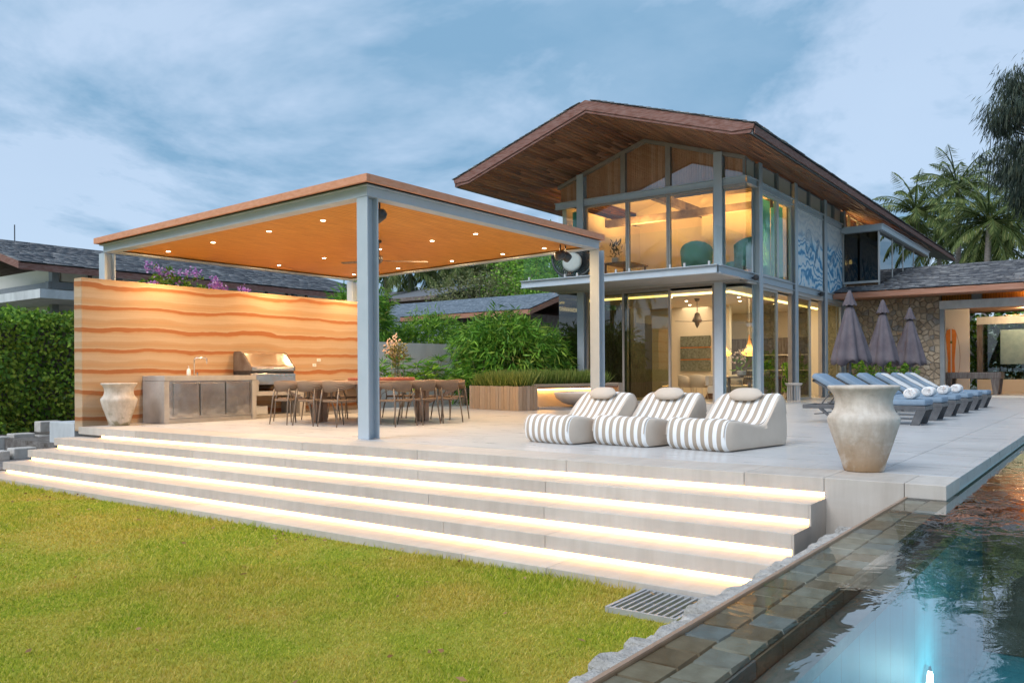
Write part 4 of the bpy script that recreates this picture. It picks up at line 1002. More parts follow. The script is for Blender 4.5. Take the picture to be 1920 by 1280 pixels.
# mural panels on the side wall
for a, b in ((26.64, 29.61), (29.89, 32.11)):
    mp_ = MB().box(a, b, SY - .01, SY + .03, 3.70, 6.165).build('mural_panel', 'mural_paint', vl)
    mp_['label'] = 'blue and white painted panel of swirling waves'
    if a < 27:
        for rr, z_, tt in ((.48, 5.15, .018), (.40, 5.15, .008), (.13, 5.15, .012)):
            pts = [(28.05 + math.cos(q) * rr * .72, SY - .0135, z_ + math.sin(q) * rr) for q in [2 * PI * k / 32 for k in range(33)]]
            bb = MB()
            for p, q in zip(pts[:-1], pts[1:]): bb.bar(p, q, tt, .004, (0, 1, 0))
            bb.build('wheel_ring', 'mural_blue', mp_)
        bb = MB()
        for k in range(10):
            q = 2 * PI * k / 10; bb.bar((28.05 + math.cos(q) * .1, SY - .0132, 5.15 + math.sin(q) * .13), (28.05 + math.cos(q) * .29, SY - .0132, 5.15 + math.sin(q) * .40), .016, .004, (0, 1, 0))
        bb.build('wheel_spokes', 'mural_blue', mp_)
        bb = MB()
        for q in range(5):
            bb.bar((28.55 + q * .05, SY - .0131, 4.35 + q * .06), (28.95 + q * .09, SY - .0131, 5.25 + q * .05), .02, .004, (0, 1, 0))
        bb.bar((28.9, SY - .0131, 5.3), (29.15, SY - .0131, 5.42), .09, .004, (0, 1, 0)); bb.build('figure_strokes', 'mural_blue', mp_)
    else:
        bb = MB()
        for q in range(6):
            p0 = (30.1 + q * .12, SY - .0131, 4.5 + q * .1); p1 = (31.2 + q * .1, SY - .0131, 5.0 + q * .12); bb.bar(p0, p1, .02, .004, (0, 1, 0))
        bb.build('wave_strokes', 'mural_blue', mp_)
plain('clerestory_panel', (0.62, 0.58, 0.50), 0.35, 0, 0.06, 3, 0.02)
# clerestory on the side
xs = [FX + .02, 23.165, 23.435, 24.88, 25.02, 26.365, 26.635, 28.05, 28.19, 29.615, 29.885, 30.93, 31.07, 32.115]
for a, b in zip(xs[0::2], xs[1::2]):
    win_x(SY + .02, a, b, 6.375, soff(SY) - .02, 'clerestory_panel', 'steel_dark', .03, .07)
for x in (24.95, 28.12, 31.0): MB().box(x - .068, x + .068, SY - .03, SY + .1, 6.372, soff(SY - .03) - .012).build('stud', 'steel_dark', vl)
for k, (a, b) in enumerate(((32.4, 33.3), (33.4, 34.6), (34.7, 36))):
    win_x(SY + .02, a, b, 6.25, soff(SY) - .03, 'glass_clear', 'steel_dark', .05, .07)
# gable front: timber cladding behind glass between posts
posts = [14.62, 13.78, 12.28, 10.78, 9.205, 8.46]
for i, (b, a) in enumerate(zip(posts[:-1], posts[1:])):
    y0, y1 = a + (.13 if i == 3 or i == 4 else .08) * (1 if i != 4 else 0) + (.0 if i != 4 else 0), b - (.13 if i in (0, 4) or i == 1 else .08) * (1 if i != 0 else 0)
    top = lambda yy: soff(yy) - .12
    pts = [(y0, 6.40), (y1, 6.40), (y1, top(y1))] + ([(RID_Y, top(RID_Y))] if y0 < RID_Y < y1 else []) + [(y0, top(y0))]
    pn = MB().prism([(FX + .03, yy, z) for yy, z in pts], (.012, 0, 0)).build('gable_pane', 'glass_gable', vl)
    # boards
    O, A, B_, C_ = [], [], [], []; yy = y0
    bb = MB()
    while yy < y1 - .01:
        ye = min(yy + .075, y1); zt0 = min(top(yy), top(ye))
        bb.box(FX + .10 + R.uniform(0, .004), FX + .13, yy + .003, ye - .003, 6.39, zt0 + .02); yy = ye
    bb.build('gable_boards', 'cladding', pn, kind='stuff')
    MB().prism([(FX + .135, yy, z + (.03 if z > 6.5 else -.02)) for yy, z in pts], (.03, 0, 0)).build('gable_backing', 'brown_wall', pn)
for c in (12.28, 10.78): MB().box(FX - .03, FX + .15, c - .078, c + .078, 6.372, soff(c) - .04).build('gable_post', 'frame_bronze', vl)
for sgn, ye in ((1, LY), (-1, SY)):
    MB().prism([(FX - .04, RID_Y, soff(RID_Y) - .012), (FX - .04, ye, soff(ye) - .012), (FX - .04, ye, soff(ye) - .115), (FX - .04, RID_Y, soff(RID_Y) - .115)], (.20, 0, 0)).build('gable_rafter', 'frame_bronze', vl)
# ---- inside: rooms
MB().box(FX + .02, 33.5, SY + .15, LY - .02, .005, .012).build('floor', 'floor_cream', vl)
MB().box(FX + .16, 33.5, SY + .15, LY - .02, 3.30, 3.32).build('ground_ceiling', 'wall_cream', vl)
MB().box(33.3, 33.5, SY + .15, LY - .02, .013, 3.299).build('back_wall', 'wall_cream', vl)
MB().box(26.0, 33.3, LY - .25, LY - .03, .013, 3.299).build('left_wall', 'wall_cream', vl)
MB().box(28.3, 28.5, 11.3, LY - .26, .013, 3.299).build('partition_wall', 'wall_cream', vl)
MB().box(32.12, 32.3, SY + .15, 9.6, .013, 3.299).build('end_wall', 'wall_cream', vl)
kd = MB().box(32.6, 33.29, 9.7, 14.0, .013, 2.25).build('kitchen_cupboards', 'dark_wood', vl)
for z_ in (.95, 1.55): MB().box(32.4, 32.598, 9.7, 12.2, z_, z_ + .04).build('shelf', 'wall_cream', kd)
MB().box(FX + .4, FX + .46, 12.9, 14.4, .013, 2.6).build('screen', 'dark_wood', vl) if False else None
MB().box(24.2, 24.6, 13.05, 14.35, .013, 3.0).build('cabinet', 'dark_wood', vl); MB().box(24.62, 27.8, 14.1, 14.38, .013, 2.7).build('cabinet', 'dark_wood', vl)
cv = MB().box(23.3, 32.0, 9.28, 9.36, 3.245, 3.298).build('cove_light', 'cove_warm', vl)
plain('screen_grey', (0.15, 0.25, 0.28), 0.6)
lamp('cove_lamp', 'AREA', (27.5, 9.9, 3.28), 90.2, (1.0, 0.76, 0.48), cv, 7.5, 1.0)
lamp('cove_lamp', 'AREA', (27.5, 12.6, 3.28), 49.2, (1.0, 0.76, 0.48), cv, 7.5, 1.0)
MB().box(23.3, 23.38, 9.38, 14.2, 3.24, 3.298).build('cove_light', 'cove_warm', vl)
for (lx, ly) in ((24.2, 9.9), (25.6, 9.9), (27, 10.4), (24.2, 11.6), (25.8, 11.8), (27.4, 12.4), (29, 9.9), (30.6, 9.9)):
    dl = MB().lathe([(.045, 0), (.045, -.006)], (lx, ly, 3.299), 12).build('ceiling_downlight', 'lamp_warm', vl)
# upstairs
MB().box(FX + .02, BX, SY + .15, LY - .02, 3.662, 3.672).build('upper_floor', 'floor_cream', vl)
MB().box(27.6, 27.75, SY + .15, LY - .03, 3.673, 7.2).build('upper_back_wall', 'wall_cream', vl)
MB().box(FX + .2, 27.6, LY - .18, LY - .03, 3.673, 6.3).build('upper_left_wall', 'wall_cream', vl)
MB().add(*slab_poly(FX + .17, 32.2, SY + .15, RID_Y, -.09, .05)).add(*slab_poly(FX + .17, 32.2, RID_Y, LY - .03, -.09, .05)).build('upper_ceiling', 'wall_cream', vl)
MB().box(FX + .6, 27.5, 11.45, 11.65, 6.20, 6.45).build('tie_beam', 'brown_wall', vl); MB().box(25.0, 25.2, SY + .2, LY - .2, 5.95, 6.19).build('tie_beam', 'brown_wall', vl)
pf = MB().box(27.55, 27.598, 11.3, 12.15, 3.75, 5.15).build('picture_frame', 'dark_wood', vl); MB().box(27.53, 27.549, 11.36, 12.09, 3.81, 5.09).build('picture', 'wall_cream', pf)
lamp('bedroom_lamp', 'AREA', (24.9, 12.9, 5.6), 88, (1.0, 0.52, 0.15), vl, 1.2, 1.0, aim=(.2, 0, 1))
lamp('bedroom_lamp', 'AREA', (24.9, 10.0, 5.6), 55, (1.0, 0.52, 0.15), vl, 1.2, 1.0, aim=(.2, 0, 1))
def curtain(x0, x1, yy, z0, z1, name='curtain'):
    n = int((x1 - x0) / .02); V, F = [], []
    for i in range(n + 1):
        x = x0 + (x1 - x0) * i / n; o = .035 * math.sin(i * .55) + .012 * math.sin(i * 1.7)
        V += [(x, yy + o, z0), (x, yy + o * .7, z1)]
    for i in range(n): F.append((2 * i, 2 * i + 2, 2 * i + 3, 2 * i + 1))
    return MB().add(V, F).build(name, 'curtain_teal', vl, smooth=True)
curtain(23.85, 24.95, SY + .25, 3.70, 6.1); curtain(25.15, 26.2, SY + .25, 3.70, 6.1)
MB().box(26.42, 26.6, SY + .2, 11.5, 3.673, 6.8).build('upper_partition', 'wall_cream', vl)
MB().box(FX + .3, FX + .32, 13.95, 14.3, 3.70, 6.1).build('blind', 'curtain_teal', vl)
# ---- projecting dark glass bay on the side
bay = MB().box(32.42, 40.5, 7.40, 8.40, 4.10, 4.16).box(39.9, 40.5, 7.2, 8.4, 4.16, 6.0).build('bay_floor', 'brown_wall', vl)
MB().box(34.8, 35.0, 7.25, 8.4, 4.165, 6.0).build('bay_partition', 'brown_wall', bay); MB().box(32.45, 40.4, 8.36, 8.41, 4.165, 6.2).build('bay_back', 'brown_wall', bay)
for (a, b) in ((7.13, 8.40),):
    f_ = MB().box(32.10, 32.20, a, b, 4.14, 4.22).box(32.10, 32.16, a, a + .04, 4.22, 6.0).box(32.10, 32.16, b - .04, b, 4.22, 6.0).build('bay_frame', 'frame_silver', bay)
    MB().box(32.12, 32.135, a + .042, b - .042, 4.222, 6.0).build('pane', 'glass_dark', f_)
xm = [32.2, 34.3, 36.2, 38.3, 40.5]
for a, b in zip(xm[:-1], xm[1:]):
    f_ = MB().box(a, a + .06, 7.13, 7.19, 4.0, 6.0).build('bay_mullion', 'frame_silver', bay)
    MB().box(a + .062, b - .002, 7.15, 7.165, 4.0, 6.0).build('pane', 'glass_dark', f_)
MB().box(31.90, 40.8, 6.98, 7.02, 6.02, 6.20).box(31.90, 31.94, 7.021, 8.40, 6.02, 6.20).box(31.86, 40.9, 6.94, 8.30, 6.20, 6.225).box(31.92, 40.7, 7.021, 8.30, 6.0, 6.02).build('bay_canopy', 'steel_paint', bay)
sc = MB().lathe([(.05, 0), (.06, .06), (.045, .14), (.02, .16)], (32.7, 8.27, 4.95), 12).build('wall_sconce', 'lamp_soft', bay)
lamp('sconce_lamp', 'POINT', (32.65, 8.15, 5.0), 9.8, (1.0, .65, .3), sc, .06)
lamp('clerestory_lamp', 'AREA', (34, 8.9, 6.15), 30, (1.0, .55, .18), vl, 3.0, .4, aim=(0, -.2, 1))
# black floodlight speakers on the beam
for i, x in enumerate((22.75, 29.0)):
    s_ = thing('beam_speaker', 'small black box speaker on the side beam, ' + ('at the balcony corner' if i == 0 else 'below the painted mural'), 'speaker', (x, SY - .1, 3.55))
    MB().tube([(x - .12, SY - .18, 3.53), (x - .04, SY - .15, 3.545), (x + .10, SY - .12, 3.56)], [.06, .085, .07], 10).build('body', 'black', s_, smooth=True)
    MB().box(x - .02, x + .02, SY - .14, SY - .023, 3.54, 3.57).build('bracket', 'black', s_)

# ================================================================== right wing
EVX, EVZ, RGX, RGZ = 30.75, 3.71, 37.6, 5.20
wg = thing('pool_wing', 'low garden wing with slate roof, stone wall and open games room', 'house', (33, 4, 0))
wu = np.array([RGX - EVX, 0, RGZ - EVZ]); wl_ = np.linalg.norm(wu); wu /= wl_; wnv = np.array([-wu[2], 0, wu[0]])
WY0, WY1 = -5.0, 8.40
wr = MB().prism([(EVX + .05, WY0, EVZ - .10), (RGX, WY0, RGZ - .10), (RGX, WY0, RGZ - .02), (EVX + .05, WY0, EVZ - .02)], (0, WY1 - WY0, 0)).prism([(RGX, WY0, RGZ - .10), (44.5, WY0, EVZ - .1), (44.5, WY0, EVZ - .02), (RGX, WY0, RGZ - .02)], (0, 12.0, 0)).build('roof', 'fascia_brown', wg)
shingle_field('shingles', wr, (EVX - .02, WY0, EVZ - .01), (0, 1, 0), wu, wnv, int(wl_ / .2), .2, WY1 - WY0, 'slate', wmin=.18, wmax=.42)
MB().box(EVX, EVX + .045, WY0, WY1 - .005, 3.50, EVZ - .015).build('fascia', 'fascia_orange', wr)
MB().box(EVX + .05, 32.2, WY0, WY1 - .01, 3.53, 3.555).build('soffit', 'fascia_orange', wr)
# stone wall: irregular stones as pieces
def voronoi_stones(y0, y1, z0, z1, x, ny, nz, parent):
    sites = [(y0 + (i + .5 + R.uniform(-.42, .42)) * (y1 - y0) / ny, z0 + (j + .5 + R.uniform(-.42, .42)) * (z1 - z0) / nz) for i in range(ny) for j in range(nz)]
    rr = 2.6 * max((y1 - y0) / ny, (z1 - z0) / nz)
    for a in sites:
        poly = [(y0, z0), (y1, z0), (y1, z1), (y0, z1)]
        for b in sites:
            if b is a or abs(a[0] - b[0]) > rr or abs(a[1] - b[1]) > rr: continue
            nx, nz_ = b[0] - a[0], b[1] - a[1]; d = math.hypot(nx, nz_); nx /= d; nz_ /= d; lim = d / 2 - .009; out = []
            for p, q in zip(poly, poly[1:] + poly[:1]):
                sp_ = (p[0] - a[0]) * nx + (p[1] - a[1]) * nz_ - lim; sq = (q[0] - a[0]) * nx + (q[1] - a[1]) * nz_ - lim
                if sp_ <= 0: out.append(p)
                if sp_ * sq < 0: t_ = sp_ / (sp_ - sq); out.append((p[0] + (q[0] - p[0]) * t_, p[1] + (q[1] - p[1]) * t_))
            poly = out
            if len(poly) < 3: break
        if len(poly) < 3: continue
        n = len(poly); cy_, cz = sum(p[0] for p in poly) / n, sum(p[1] for p in poly) / n; dp = R.uniform(.03, .055)
        vs = [(x, p[0], p[1]) for p in poly] + [(x - dp * .6, p[0], p[1]) for p in poly] + [(x - dp + R.uniform(-.006, .006), cy_ + (p[0] - cy_) * .76, cz + (p[1] - cz) * .76) for p in poly]
        fs = [(k, (k + 1) % n, n + (k + 1) % n, n + k) for k in range(n)] + [(n + k, n + (k + 1) % n, 2 * n + (k + 1) % n, 2 * n + k) for k in range(n)] + [tuple(range(2 * n, 3 * n))]
        MB().add(vs, fs).build('stone', stone_mat, parent)
t = NT('wall_stone'); oi = t.add('ShaderNodeObjectInfo'); v = t.coords('Object'); f = t.noise(v, 9, 6, 0.65)
c = t.ramp(oi.outputs['Random'], [(0, (0.30, 0.235, 0.17)), (0.4, (0.44, 0.345, 0.25)), (0.78, (0.52, 0.42, 0.31)), (1, (0.28, 0.265, 0.25))])
c = t.mix(0.7, c, t.ramp(f, [(0.3, (0.5, 0.48, 0.45)), (0.7, (1, 1, 1))]), 'MULTIPLY'); stone_mat = t.finish(t.bsdf(c, .85, 0, t.bump(f, .6, .02), .2))
plain('mortar', (0.24, 0.20, 0.155), 0.9, 0, 0.2, 10, 0.4)
sw = MB().box(32.26, 32.6, 5.18, 8.40, .003, 3.90).build('stone_wall', 'mortar', wg)
voronoi_stones(5.18, 8.32, .004, 3.52, 32.258, 16, 18, sw)
MB().box(32.20, 32.42, 5.03, 5.175, .003, 3.06).build('door_post', 'steel_dark', wg)
MB().box(32.14, 32.40, WY0, 5.175, 3.062, 3.34).build('lintel', 'concrete_grey', wg)
MB().box(32.7, 32.75, WY0, 5.175, 3.342, 3.70).build('clerestory_board', 'ceiling_wood', wg)
lamp('eave_lamp', 'AREA', (32.5, 2.5, 3.35), 24.6, (1.0, .55, .2), wg, .2, 6, aim=(.3, 0, 1)) 
for yy in (3.9, 1.5): MB().box(32.3, 32.5, yy, yy + .3, 3.342, 3.60).build('stub_post', 'steel_dark', wg)
MB().box(32.5, 39, WY0, 5.17, 3.28, 3.33).build('ceiling', 'cladding', wg)
MB().box(32.1, 39, WY0, 5.17, .003, .05).build('floor', 'floor_cream', wg)
pw = MB().box(35.8, 36.0, 4.75, 6.4, .052, 3.27).build('inner_wall', 'wall_white', wg)
MB().box(32.62, 35.79, 6.4, 6.5, .052, 3.27).build('inner_wall', 'wall_white', wg)
MB().box(37.9, 38.0, WY0, 4.75, .052, .55).build('rear_sill', 'wall_cream', wg)
MB().box(37.85, 38.05, WY0, 4.75, 2.75, 3.05).build('rear_beam', 'concrete_grey', wg)
rg = MB().box(37.9, 38.0, 4.55, 4.75, .56, 2.745).box(37.9, 38.0, 2.0, 2.08, .56, 2.745).build('rear_frame', 'dark_wood', wg); MB().box(37.94, 37.955, 2.09, 4.54, .56, 2.745).build('pane', 'glass_tint', rg); MB().box(37.94, 37.955, WY0, 1.99, .56, 2.745).build('pane', 'glass_tint', rg)
bl = MB().box(37.6, 37.62, 1.5, 3.9, 1.15, 2.5).build('screen_blind', 'screen_grey', wg)
for k, (x, yy) in enumerate(((34, 3), (36.5, 3))):
    dl = MB().lathe([(.05, 0), (.05, -.006)], (x, yy, 3.279), 12).build('ceiling_downlight', 'lamp_warm', wg); lamp('downlight_lamp', 'AREA', (x, yy, 3.24), 36.9, (1.0, .68, .36), dl, .3, aim=(1, 0, -.55))

# ================================================================== striped bean loungers
def striped_lounger(label, x, yy, rz, seed):
    t = thing('striped_lounger', label, 'lounger', (0, 0, 0), 0, 'striped loungers side by side on the terrace')
    r = random.Random(seed)
    prof = [(.06, .004), (.0, .06), (-.02, .17), (.0, .28), (.05, .345), (.14, .365), (.30, .345), (.50, .305), (.70, .285), (.82, .300), (.92, .36), (1.03, .475), (1.13, .585), (1.20, .63), (1.27, .635), (1.33, .595), (1.375, .50), (1.40, .33), (1.405, .12), (1.37, .004)]
    # refine
    P = []
    for i in range(len(prof) - 1):
        for k in range(3):
            t_ = k / 3; p0, p1, p2, p3 = prof[max(i - 1, 0)], prof[i], prof[i + 1], prof[min(i + 2, len(prof) - 1)]
            P.append(tuple(.5 * ((2 * p1[a]) + (-p0[a] + p2[a]) * t_ + (2 * p0[a] - 5 * p1[a] + 4 * p2[a] - p3[a]) * t_ ** 2 + (-p0[a] + 3 * p1[a] - 3 * p2[a] + p3[a]) * t_ ** 3) for a in (0, 1)))
    P.append(prof[-1]); n = len(P); W = .80
    cx, cz = .75, .18; us = [-1, -.97, -.9, -.75, -.5, -.25, 0, .25, .5, .75, .9, .97, 1]
    V, F = [], []
    for u in us:
        e = abs(u); s = 1.0 if e < .8 else 1 - .055 * ((e - .8) / .2) ** 2
        for i, (px, pz) in enumerate(P):
            dish = .035 * (1 - u * u) * (1 if .25 < px < 1.0 and pz > .2 else 0) * math.sin(PI * min(max((px - .25) / .75, 0), 1))
            wob = .006 * math.sin(9 * px + 5 * u + seed) + .004 * math.sin(21 * px - 7 * u)
            z = max(cz + (pz - cz) * s - dish + wob * (pz > .03), .003)
            V.append((cx + (px - cx) * (1 - (1 - s) * .6), u * W / 2, z))
    m_ = len(us)
    for j in range(m_ - 1):
        for i in range(n - 1): F.append((j * n + i, j * n + i + 1, (j + 1) * n + i + 1, (j + 1) * n + i))
    F += [tuple(j * n for j in range(m_)) + tuple(j * n + n - 1 for j in range(m_ - 1, -1, -1))]
    MB().add(V, F).build('cover', 'stripe_cover', t, smooth=True)
    # side panels, slightly puffed
    for sg, j in ((-1, 0), (1, m_ - 1)):
        ring = V[j * n:(j + 1) * n]; vs = list(ring); fs = []; k = 0
        for s_, o_ in ((.93, .022), (.80, .034), (.5, .040), (.2, .041)):
            vs += [(cx + (p[0] - cx) * s_, p[1] + sg * o_, .20 + (p[2] - .20) * s_ if p[2] > .02 else .003 + (1 - s_) * .197) for p in ring]
        for q in range(4):
            for i in range(n): fs.append((q * n + i, q * n + (i + 1) % n, (q + 1) * n + (i + 1) % n, (q + 1) * n + i))
        fs.append(tuple(range(4 * n, 5 * n)))
        MB().add(vs, fs).build('side_panel', 'beige_fabric', t, smooth=True)
    # piping along the seat edge and small brand tag
    for sg in (-1, 1):
        MB().tube([(P[i][0], sg * (W / 2 - .012), max(cz + (P[i][1] - cz) * .955, .01)) for i in range(6, n - 6, 2)], .006, 5).build('piping', 'beige_fabric', t)
    MB().box(1.02, 1.07, W / 2 + .0, W / 2 + .035, .40, .46).build('fabric_tag', 'towel_white', t)
    # head pillow
    V, F = [], []; nu, nv = 20, 10
    for i in range(nu + 1):
        u = -1 + 2 * i / nu
        for k in range(nv):
            a = 2 * PI * k / nv; th = .062 * max(1 - abs(u) ** 3.2, .04); hh = .105 * max(1 - abs(u) ** 4, .10)
            V.append((math.cos(a) * th, u * .235, math.sin(a) * hh))
    for i in range(nu):
        for k in range(nv): F.append((i * nv + k, i * nv + (k + 1) % nv, (i + 1) * nv + (k + 1) % nv, (i + 1) * nv + k))
    F += [tuple(range(nv))[::-1], tuple(range(nu * nv, nu * nv + nv))]
    pl = MB().add(V, F).build('pillow', 'beige_fabric', t, smooth=True); pl.location = (1.10, 0, .625); pl.rotation_euler = (0, rad(50), 0)
    t.location = (x, yy, 0); t.rotation_euler = (0, 0, rz)
u_, v_ = Vector((.985, -.174, 0)), Vector((.174, .985, 0))
for i, ((fx_, fy_), lab) in enumerate((((8.83, 3.58), 'taupe and white striped bean lounger nearest the white urn'), ((8.86, 4.60), 'taupe and white striped bean lounger in the middle of three'), ((8.72, 5.58), 'taupe and white striped bean lounger nearest the dining table'))):
    p = Vector((fx_, fy_, 0)) + v_ * .40
    striped_lounger(lab, p.x, p.y, rad(-10 + (0, 2, -1)[i]), i + 2)

# ================================================================== sun loungers
def lounger_proto():
    t = thing('sun_lounger', 'x', 'sun lounger')
    W, L = .68, 2.0      # width along X, foot at Y=0, head at Y=L
    b = MB()
    for x in (0, W - .05): b.box(x, x + .05, 0, L, .25, .32)
    b.box(.051, W - .051, 0, .06, .251, .319).box(.051, W - .051, L - .06, L, .251, .319).box(.051, W - .051, 1.05, 1.10, .252, .318)
    b.build('frame', 'charcoal', t, bevel=.006)
    for x in (0, W - .055):
        MB().prism([(x, .10, .003), (x, .23, .003), (x, .14, .25), (x, .0, .25)], (.055, 0, 0)).build('leg', 'charcoal', t)
        MB().prism([(x, L - .62, .003), (x, L - .57, .003), (x, L - .28, .25), (x, L - .34, .25)], (.055, 0, 0)).build('leg', 'charcoal', t)
    an = rad(31); hy, hz = 1.14, .34
    d = Vector((0, math.cos(an), math.sin(an))); nn = Vector((0, -math.sin(an), math.cos(an))); h = Vector((0, hy, hz))
    b = MB()
    for x in (.03, W - .08): b.bar(h + Vector((x + .025, 0, 0)), h + d * .80 + Vector((x + .025, 0, 0)), .05, .035)
    b.bar(h + d * .78 + Vector((.03, 0, 0)), h + d * .78 + Vector((W - .03, 0, 0)), .035, .05); b.build('back_frame', 'charcoal', t)
    for x in (.09, W - .09): MB().tube([h + d * .45 + Vector((x, 0, -.02)), (x, L - .28, .29), (x, L - .42, .17), (x, L - .18, .15)], .013, 6).build('strut', 'charcoal', t)
    MB().box(.015, W - .015, .0, 1.12, .323, .43).build('seat_cushion', 'lounger_fabric', t, bevel=.035)
    pts = [h + nn * .025, h + nn * .13, h + d * .84 + nn * .13, h + d * .86 + nn * .025]
    MB().prism([p + Vector((.015, 0, 0)) for p in pts], (W - .03, 0, 0)).build('back_cushion', 'lounger_fabric', t, bevel=.035)
    return t
lp = lounger_proto()
LX = [14.92, 16.47, 18.02, 19.57, 21.10, 22.63]; LY0 = 2.62
ords = ['first', 'second', 'third', 'fourth', 'fifth', 'sixth']
for i, x in enumerate(LX):
    o = lp if i == 0 else copy_tree(lp)
    o.location = (x, LY0, 0); o.rotation_euler = (0, 0, rad(R.uniform(-1, 1)))
    tag(o, ('blue grey cushioned sun lounger, ' + ords[i] + ' in the row counting from the white urn'), 'sun lounger', 'sun loungers in a row along the pool')
    if i < 4:
        tw = thing('rolled_towel', 'rolled white towel with flowers on the ' + ords[i] + ' sun lounger from the urn', 'towel', (x + .34, LY0 + .26, .432), 0, 'rolled towels on the sun loungers')
        V, F = [], []; nn_ = 16
        sec = [(-.20, .075), (-.195, .10), (-.1, .106), (.1, .106), (.195, .10), (.20, .075)]
        b = MB()
        for q, (xx, rr) in enumerate(sec):
            for k in range(nn_): a = 2 * PI * k / nn_; V.append((x + .34 + xx, LY0 + .26 + math.cos(a) * rr, .432 + .092 + math.sin(a) * rr * .86))
        for q in range(5):
            for k in range(nn_): F.append((q * nn_ + k, q * nn_ + (k + 1) % nn_, (q + 1) * nn_ + (k + 1) % nn_, (q + 1) * nn_ + k))
        F += [tuple(range(nn_))[::-1], tuple(range(5 * nn_, 6 * nn_))]
        b.add(V, F).build('roll', 'towel_white', tw, smooth=True)
        sp = [(x + .134, LY0 + .26 + math.cos(a) * (.012 + a * .0048), .524 + math.sin(a) * (.012 + a * .0042)) for a in [k * .5 for k in range(29)]]
        MB().tube(sp, .007, 5).build('spiral_fold', 'towel_white', tw)
        Pq = np.array([(x + .13 + R.uniform(-.03, .12), LY0 + .22 + R.uniform(-.06, .06), .55 + R.uniform(-.05, .05)) for _ in range(22)]); Vq, Fq = leaf_arrays(Pq, NR.normal(size=Pq.shape) + np.array([-1, -1, .5]), .035, .03); fast_mesh('blossom', Vq, Fq, 'petal_white', tw)
    if i > 2:
        an = rad(31); d = Vector((0, math.cos(an), math.sin(an))); nv_ = Vector((0, -math.sin(an), math.cos(an))); h = Vector((x, LY0 + 1.14, .34))
        V, F = [], []
        for k in range(11):
            s_ = .05 + .07 * k
            for q in range(9): V.append(h + d * s_ + nv_ * (.136 + .004 * math.sin(q * 1.3 + k)) + Vector((.06 + q * .07, 0, 0)))
        for k in range(10):
            for q in range(8): F.append((k * 9 + q, k * 9 + q + 1, k * 9 + q + 10, k * 9 + q + 9))
        dt = MB().add(V, F).build('draped_towel', 'stripe_towel', None, smooth=True); md = dt.modifiers.new('thickness', 'SOLIDIFY'); md.thickness = .012
        tag(dt, 'striped white towel draped over the back of the ' + ords[i] + ' sun lounger', 'towel', 'towels draped over lounger backs')

# closed umbrellas
for i, (x, yy) in enumerate(((20.25, 5.15), (23.43, 5.12), (26.83, 5.11))):
    t = thing('closed_umbrella', 'tall closed plum grey parasol, ' + ords[i] + ' of three counting from the white urn', 'umbrella', (x, yy, 0), 0, 'closed umbrellas behind the sun loungers')
    MB().tube([(x, yy, .05), (x, yy, 2.72)], .03, 10).build('pole', 'charcoal', t)
    MB().box(x - .3, x + .3, yy - .3, yy + .3, .003, .07).build('base', 'charcoal', t, bevel=.01)
    V, F = [], []; n = 48; rings = [(2.50, .06), (2.30, .14), (2.0, .22), (1.7, .30), (1.4, .38), (1.22, .425), (1.10, .44)]
    ph = R.uniform(0, 6)
    for j, (z, r0) in enumerate(rings):
        for k in range(n):
            a = 2 * PI * k / n; fold = .16 * abs(math.sin(4 * a + ph)) ** 1.4 + .05 * math.sin(3 * a + ph * 2) + .04 * math.sin(a * 2 + ph)
            r = r0 * (.80 + fold * 1.6 * min(1, j / 3)); zz = z + (.05 * math.sin(8 * a + 2 * ph) + .045 * math.sin(3 * a + ph) if j == len(rings) - 1 else 0)
            V.append((x + math.cos(a) * r, yy + math.sin(a) * r, zz))
    for j in range(len(rings) - 1):
        for k in range(n): F.append((j * n + k, j * n + (k + 1) % n, (j + 1) * n + (k + 1) % n, (j + 1) * n + k))
    c_ = MB().add(V, F).build('canopy', 'umbrella_fabric', t, smooth=True); md = c_.modifiers.new('thickness', 'SOLIDIFY'); md.thickness = .006
    V, F = [], []; rings = [(2.79, .02), (2.72, .06), (2.58, .10), (2.47, .145), (2.44, .15)]
    for j, (z, r0) in enumerate(rings):
        for k in range(n): a = 2 * PI * k / n; V.append((x + math.cos(a) * r0 * (1 + .10 * math.sin(8 * a) * (j > 1)), yy + math.sin(a) * r0 * (1 + .10 * math.sin(8 * a) * (j > 1)), z + (.012 * math.sin(8 * a) if j == 4 else 0)))
    for j in range(4):
        for k in range(n): F.append((j * n + k, j * n + (k + 1) % n, (j + 1) * n + (k + 1) % n, (j + 1) * n + k))
    F.append(tuple(range(n))[::-1])
    MB().add(V, F).build('top_cap', 'umbrella_fabric', t, smooth=True)

# side stool outside the sliding doors
s_ = thing('wire_side_table', 'small round pale side table with wire legs by the sliding doors', 'side table', (24.6, 7.85, 0))
MB().lathe([(.20, .50), (.235, .52), (.25, .56), (.235, .57), (.0, .565)], (24.6, 7.85, 0), 24).build('top', 'bowl_white', s_)
for k in range(14):
    a = 2 * PI * k / 14; MB().tube([(24.6 + math.cos(a) * .18, 7.85 + math.sin(a) * .18, .003), (24.6 + math.cos(a) * .18, 7.85 + math.sin(a) * .18, .51)], .008, 5).build('wire', 'bowl_white', s_)

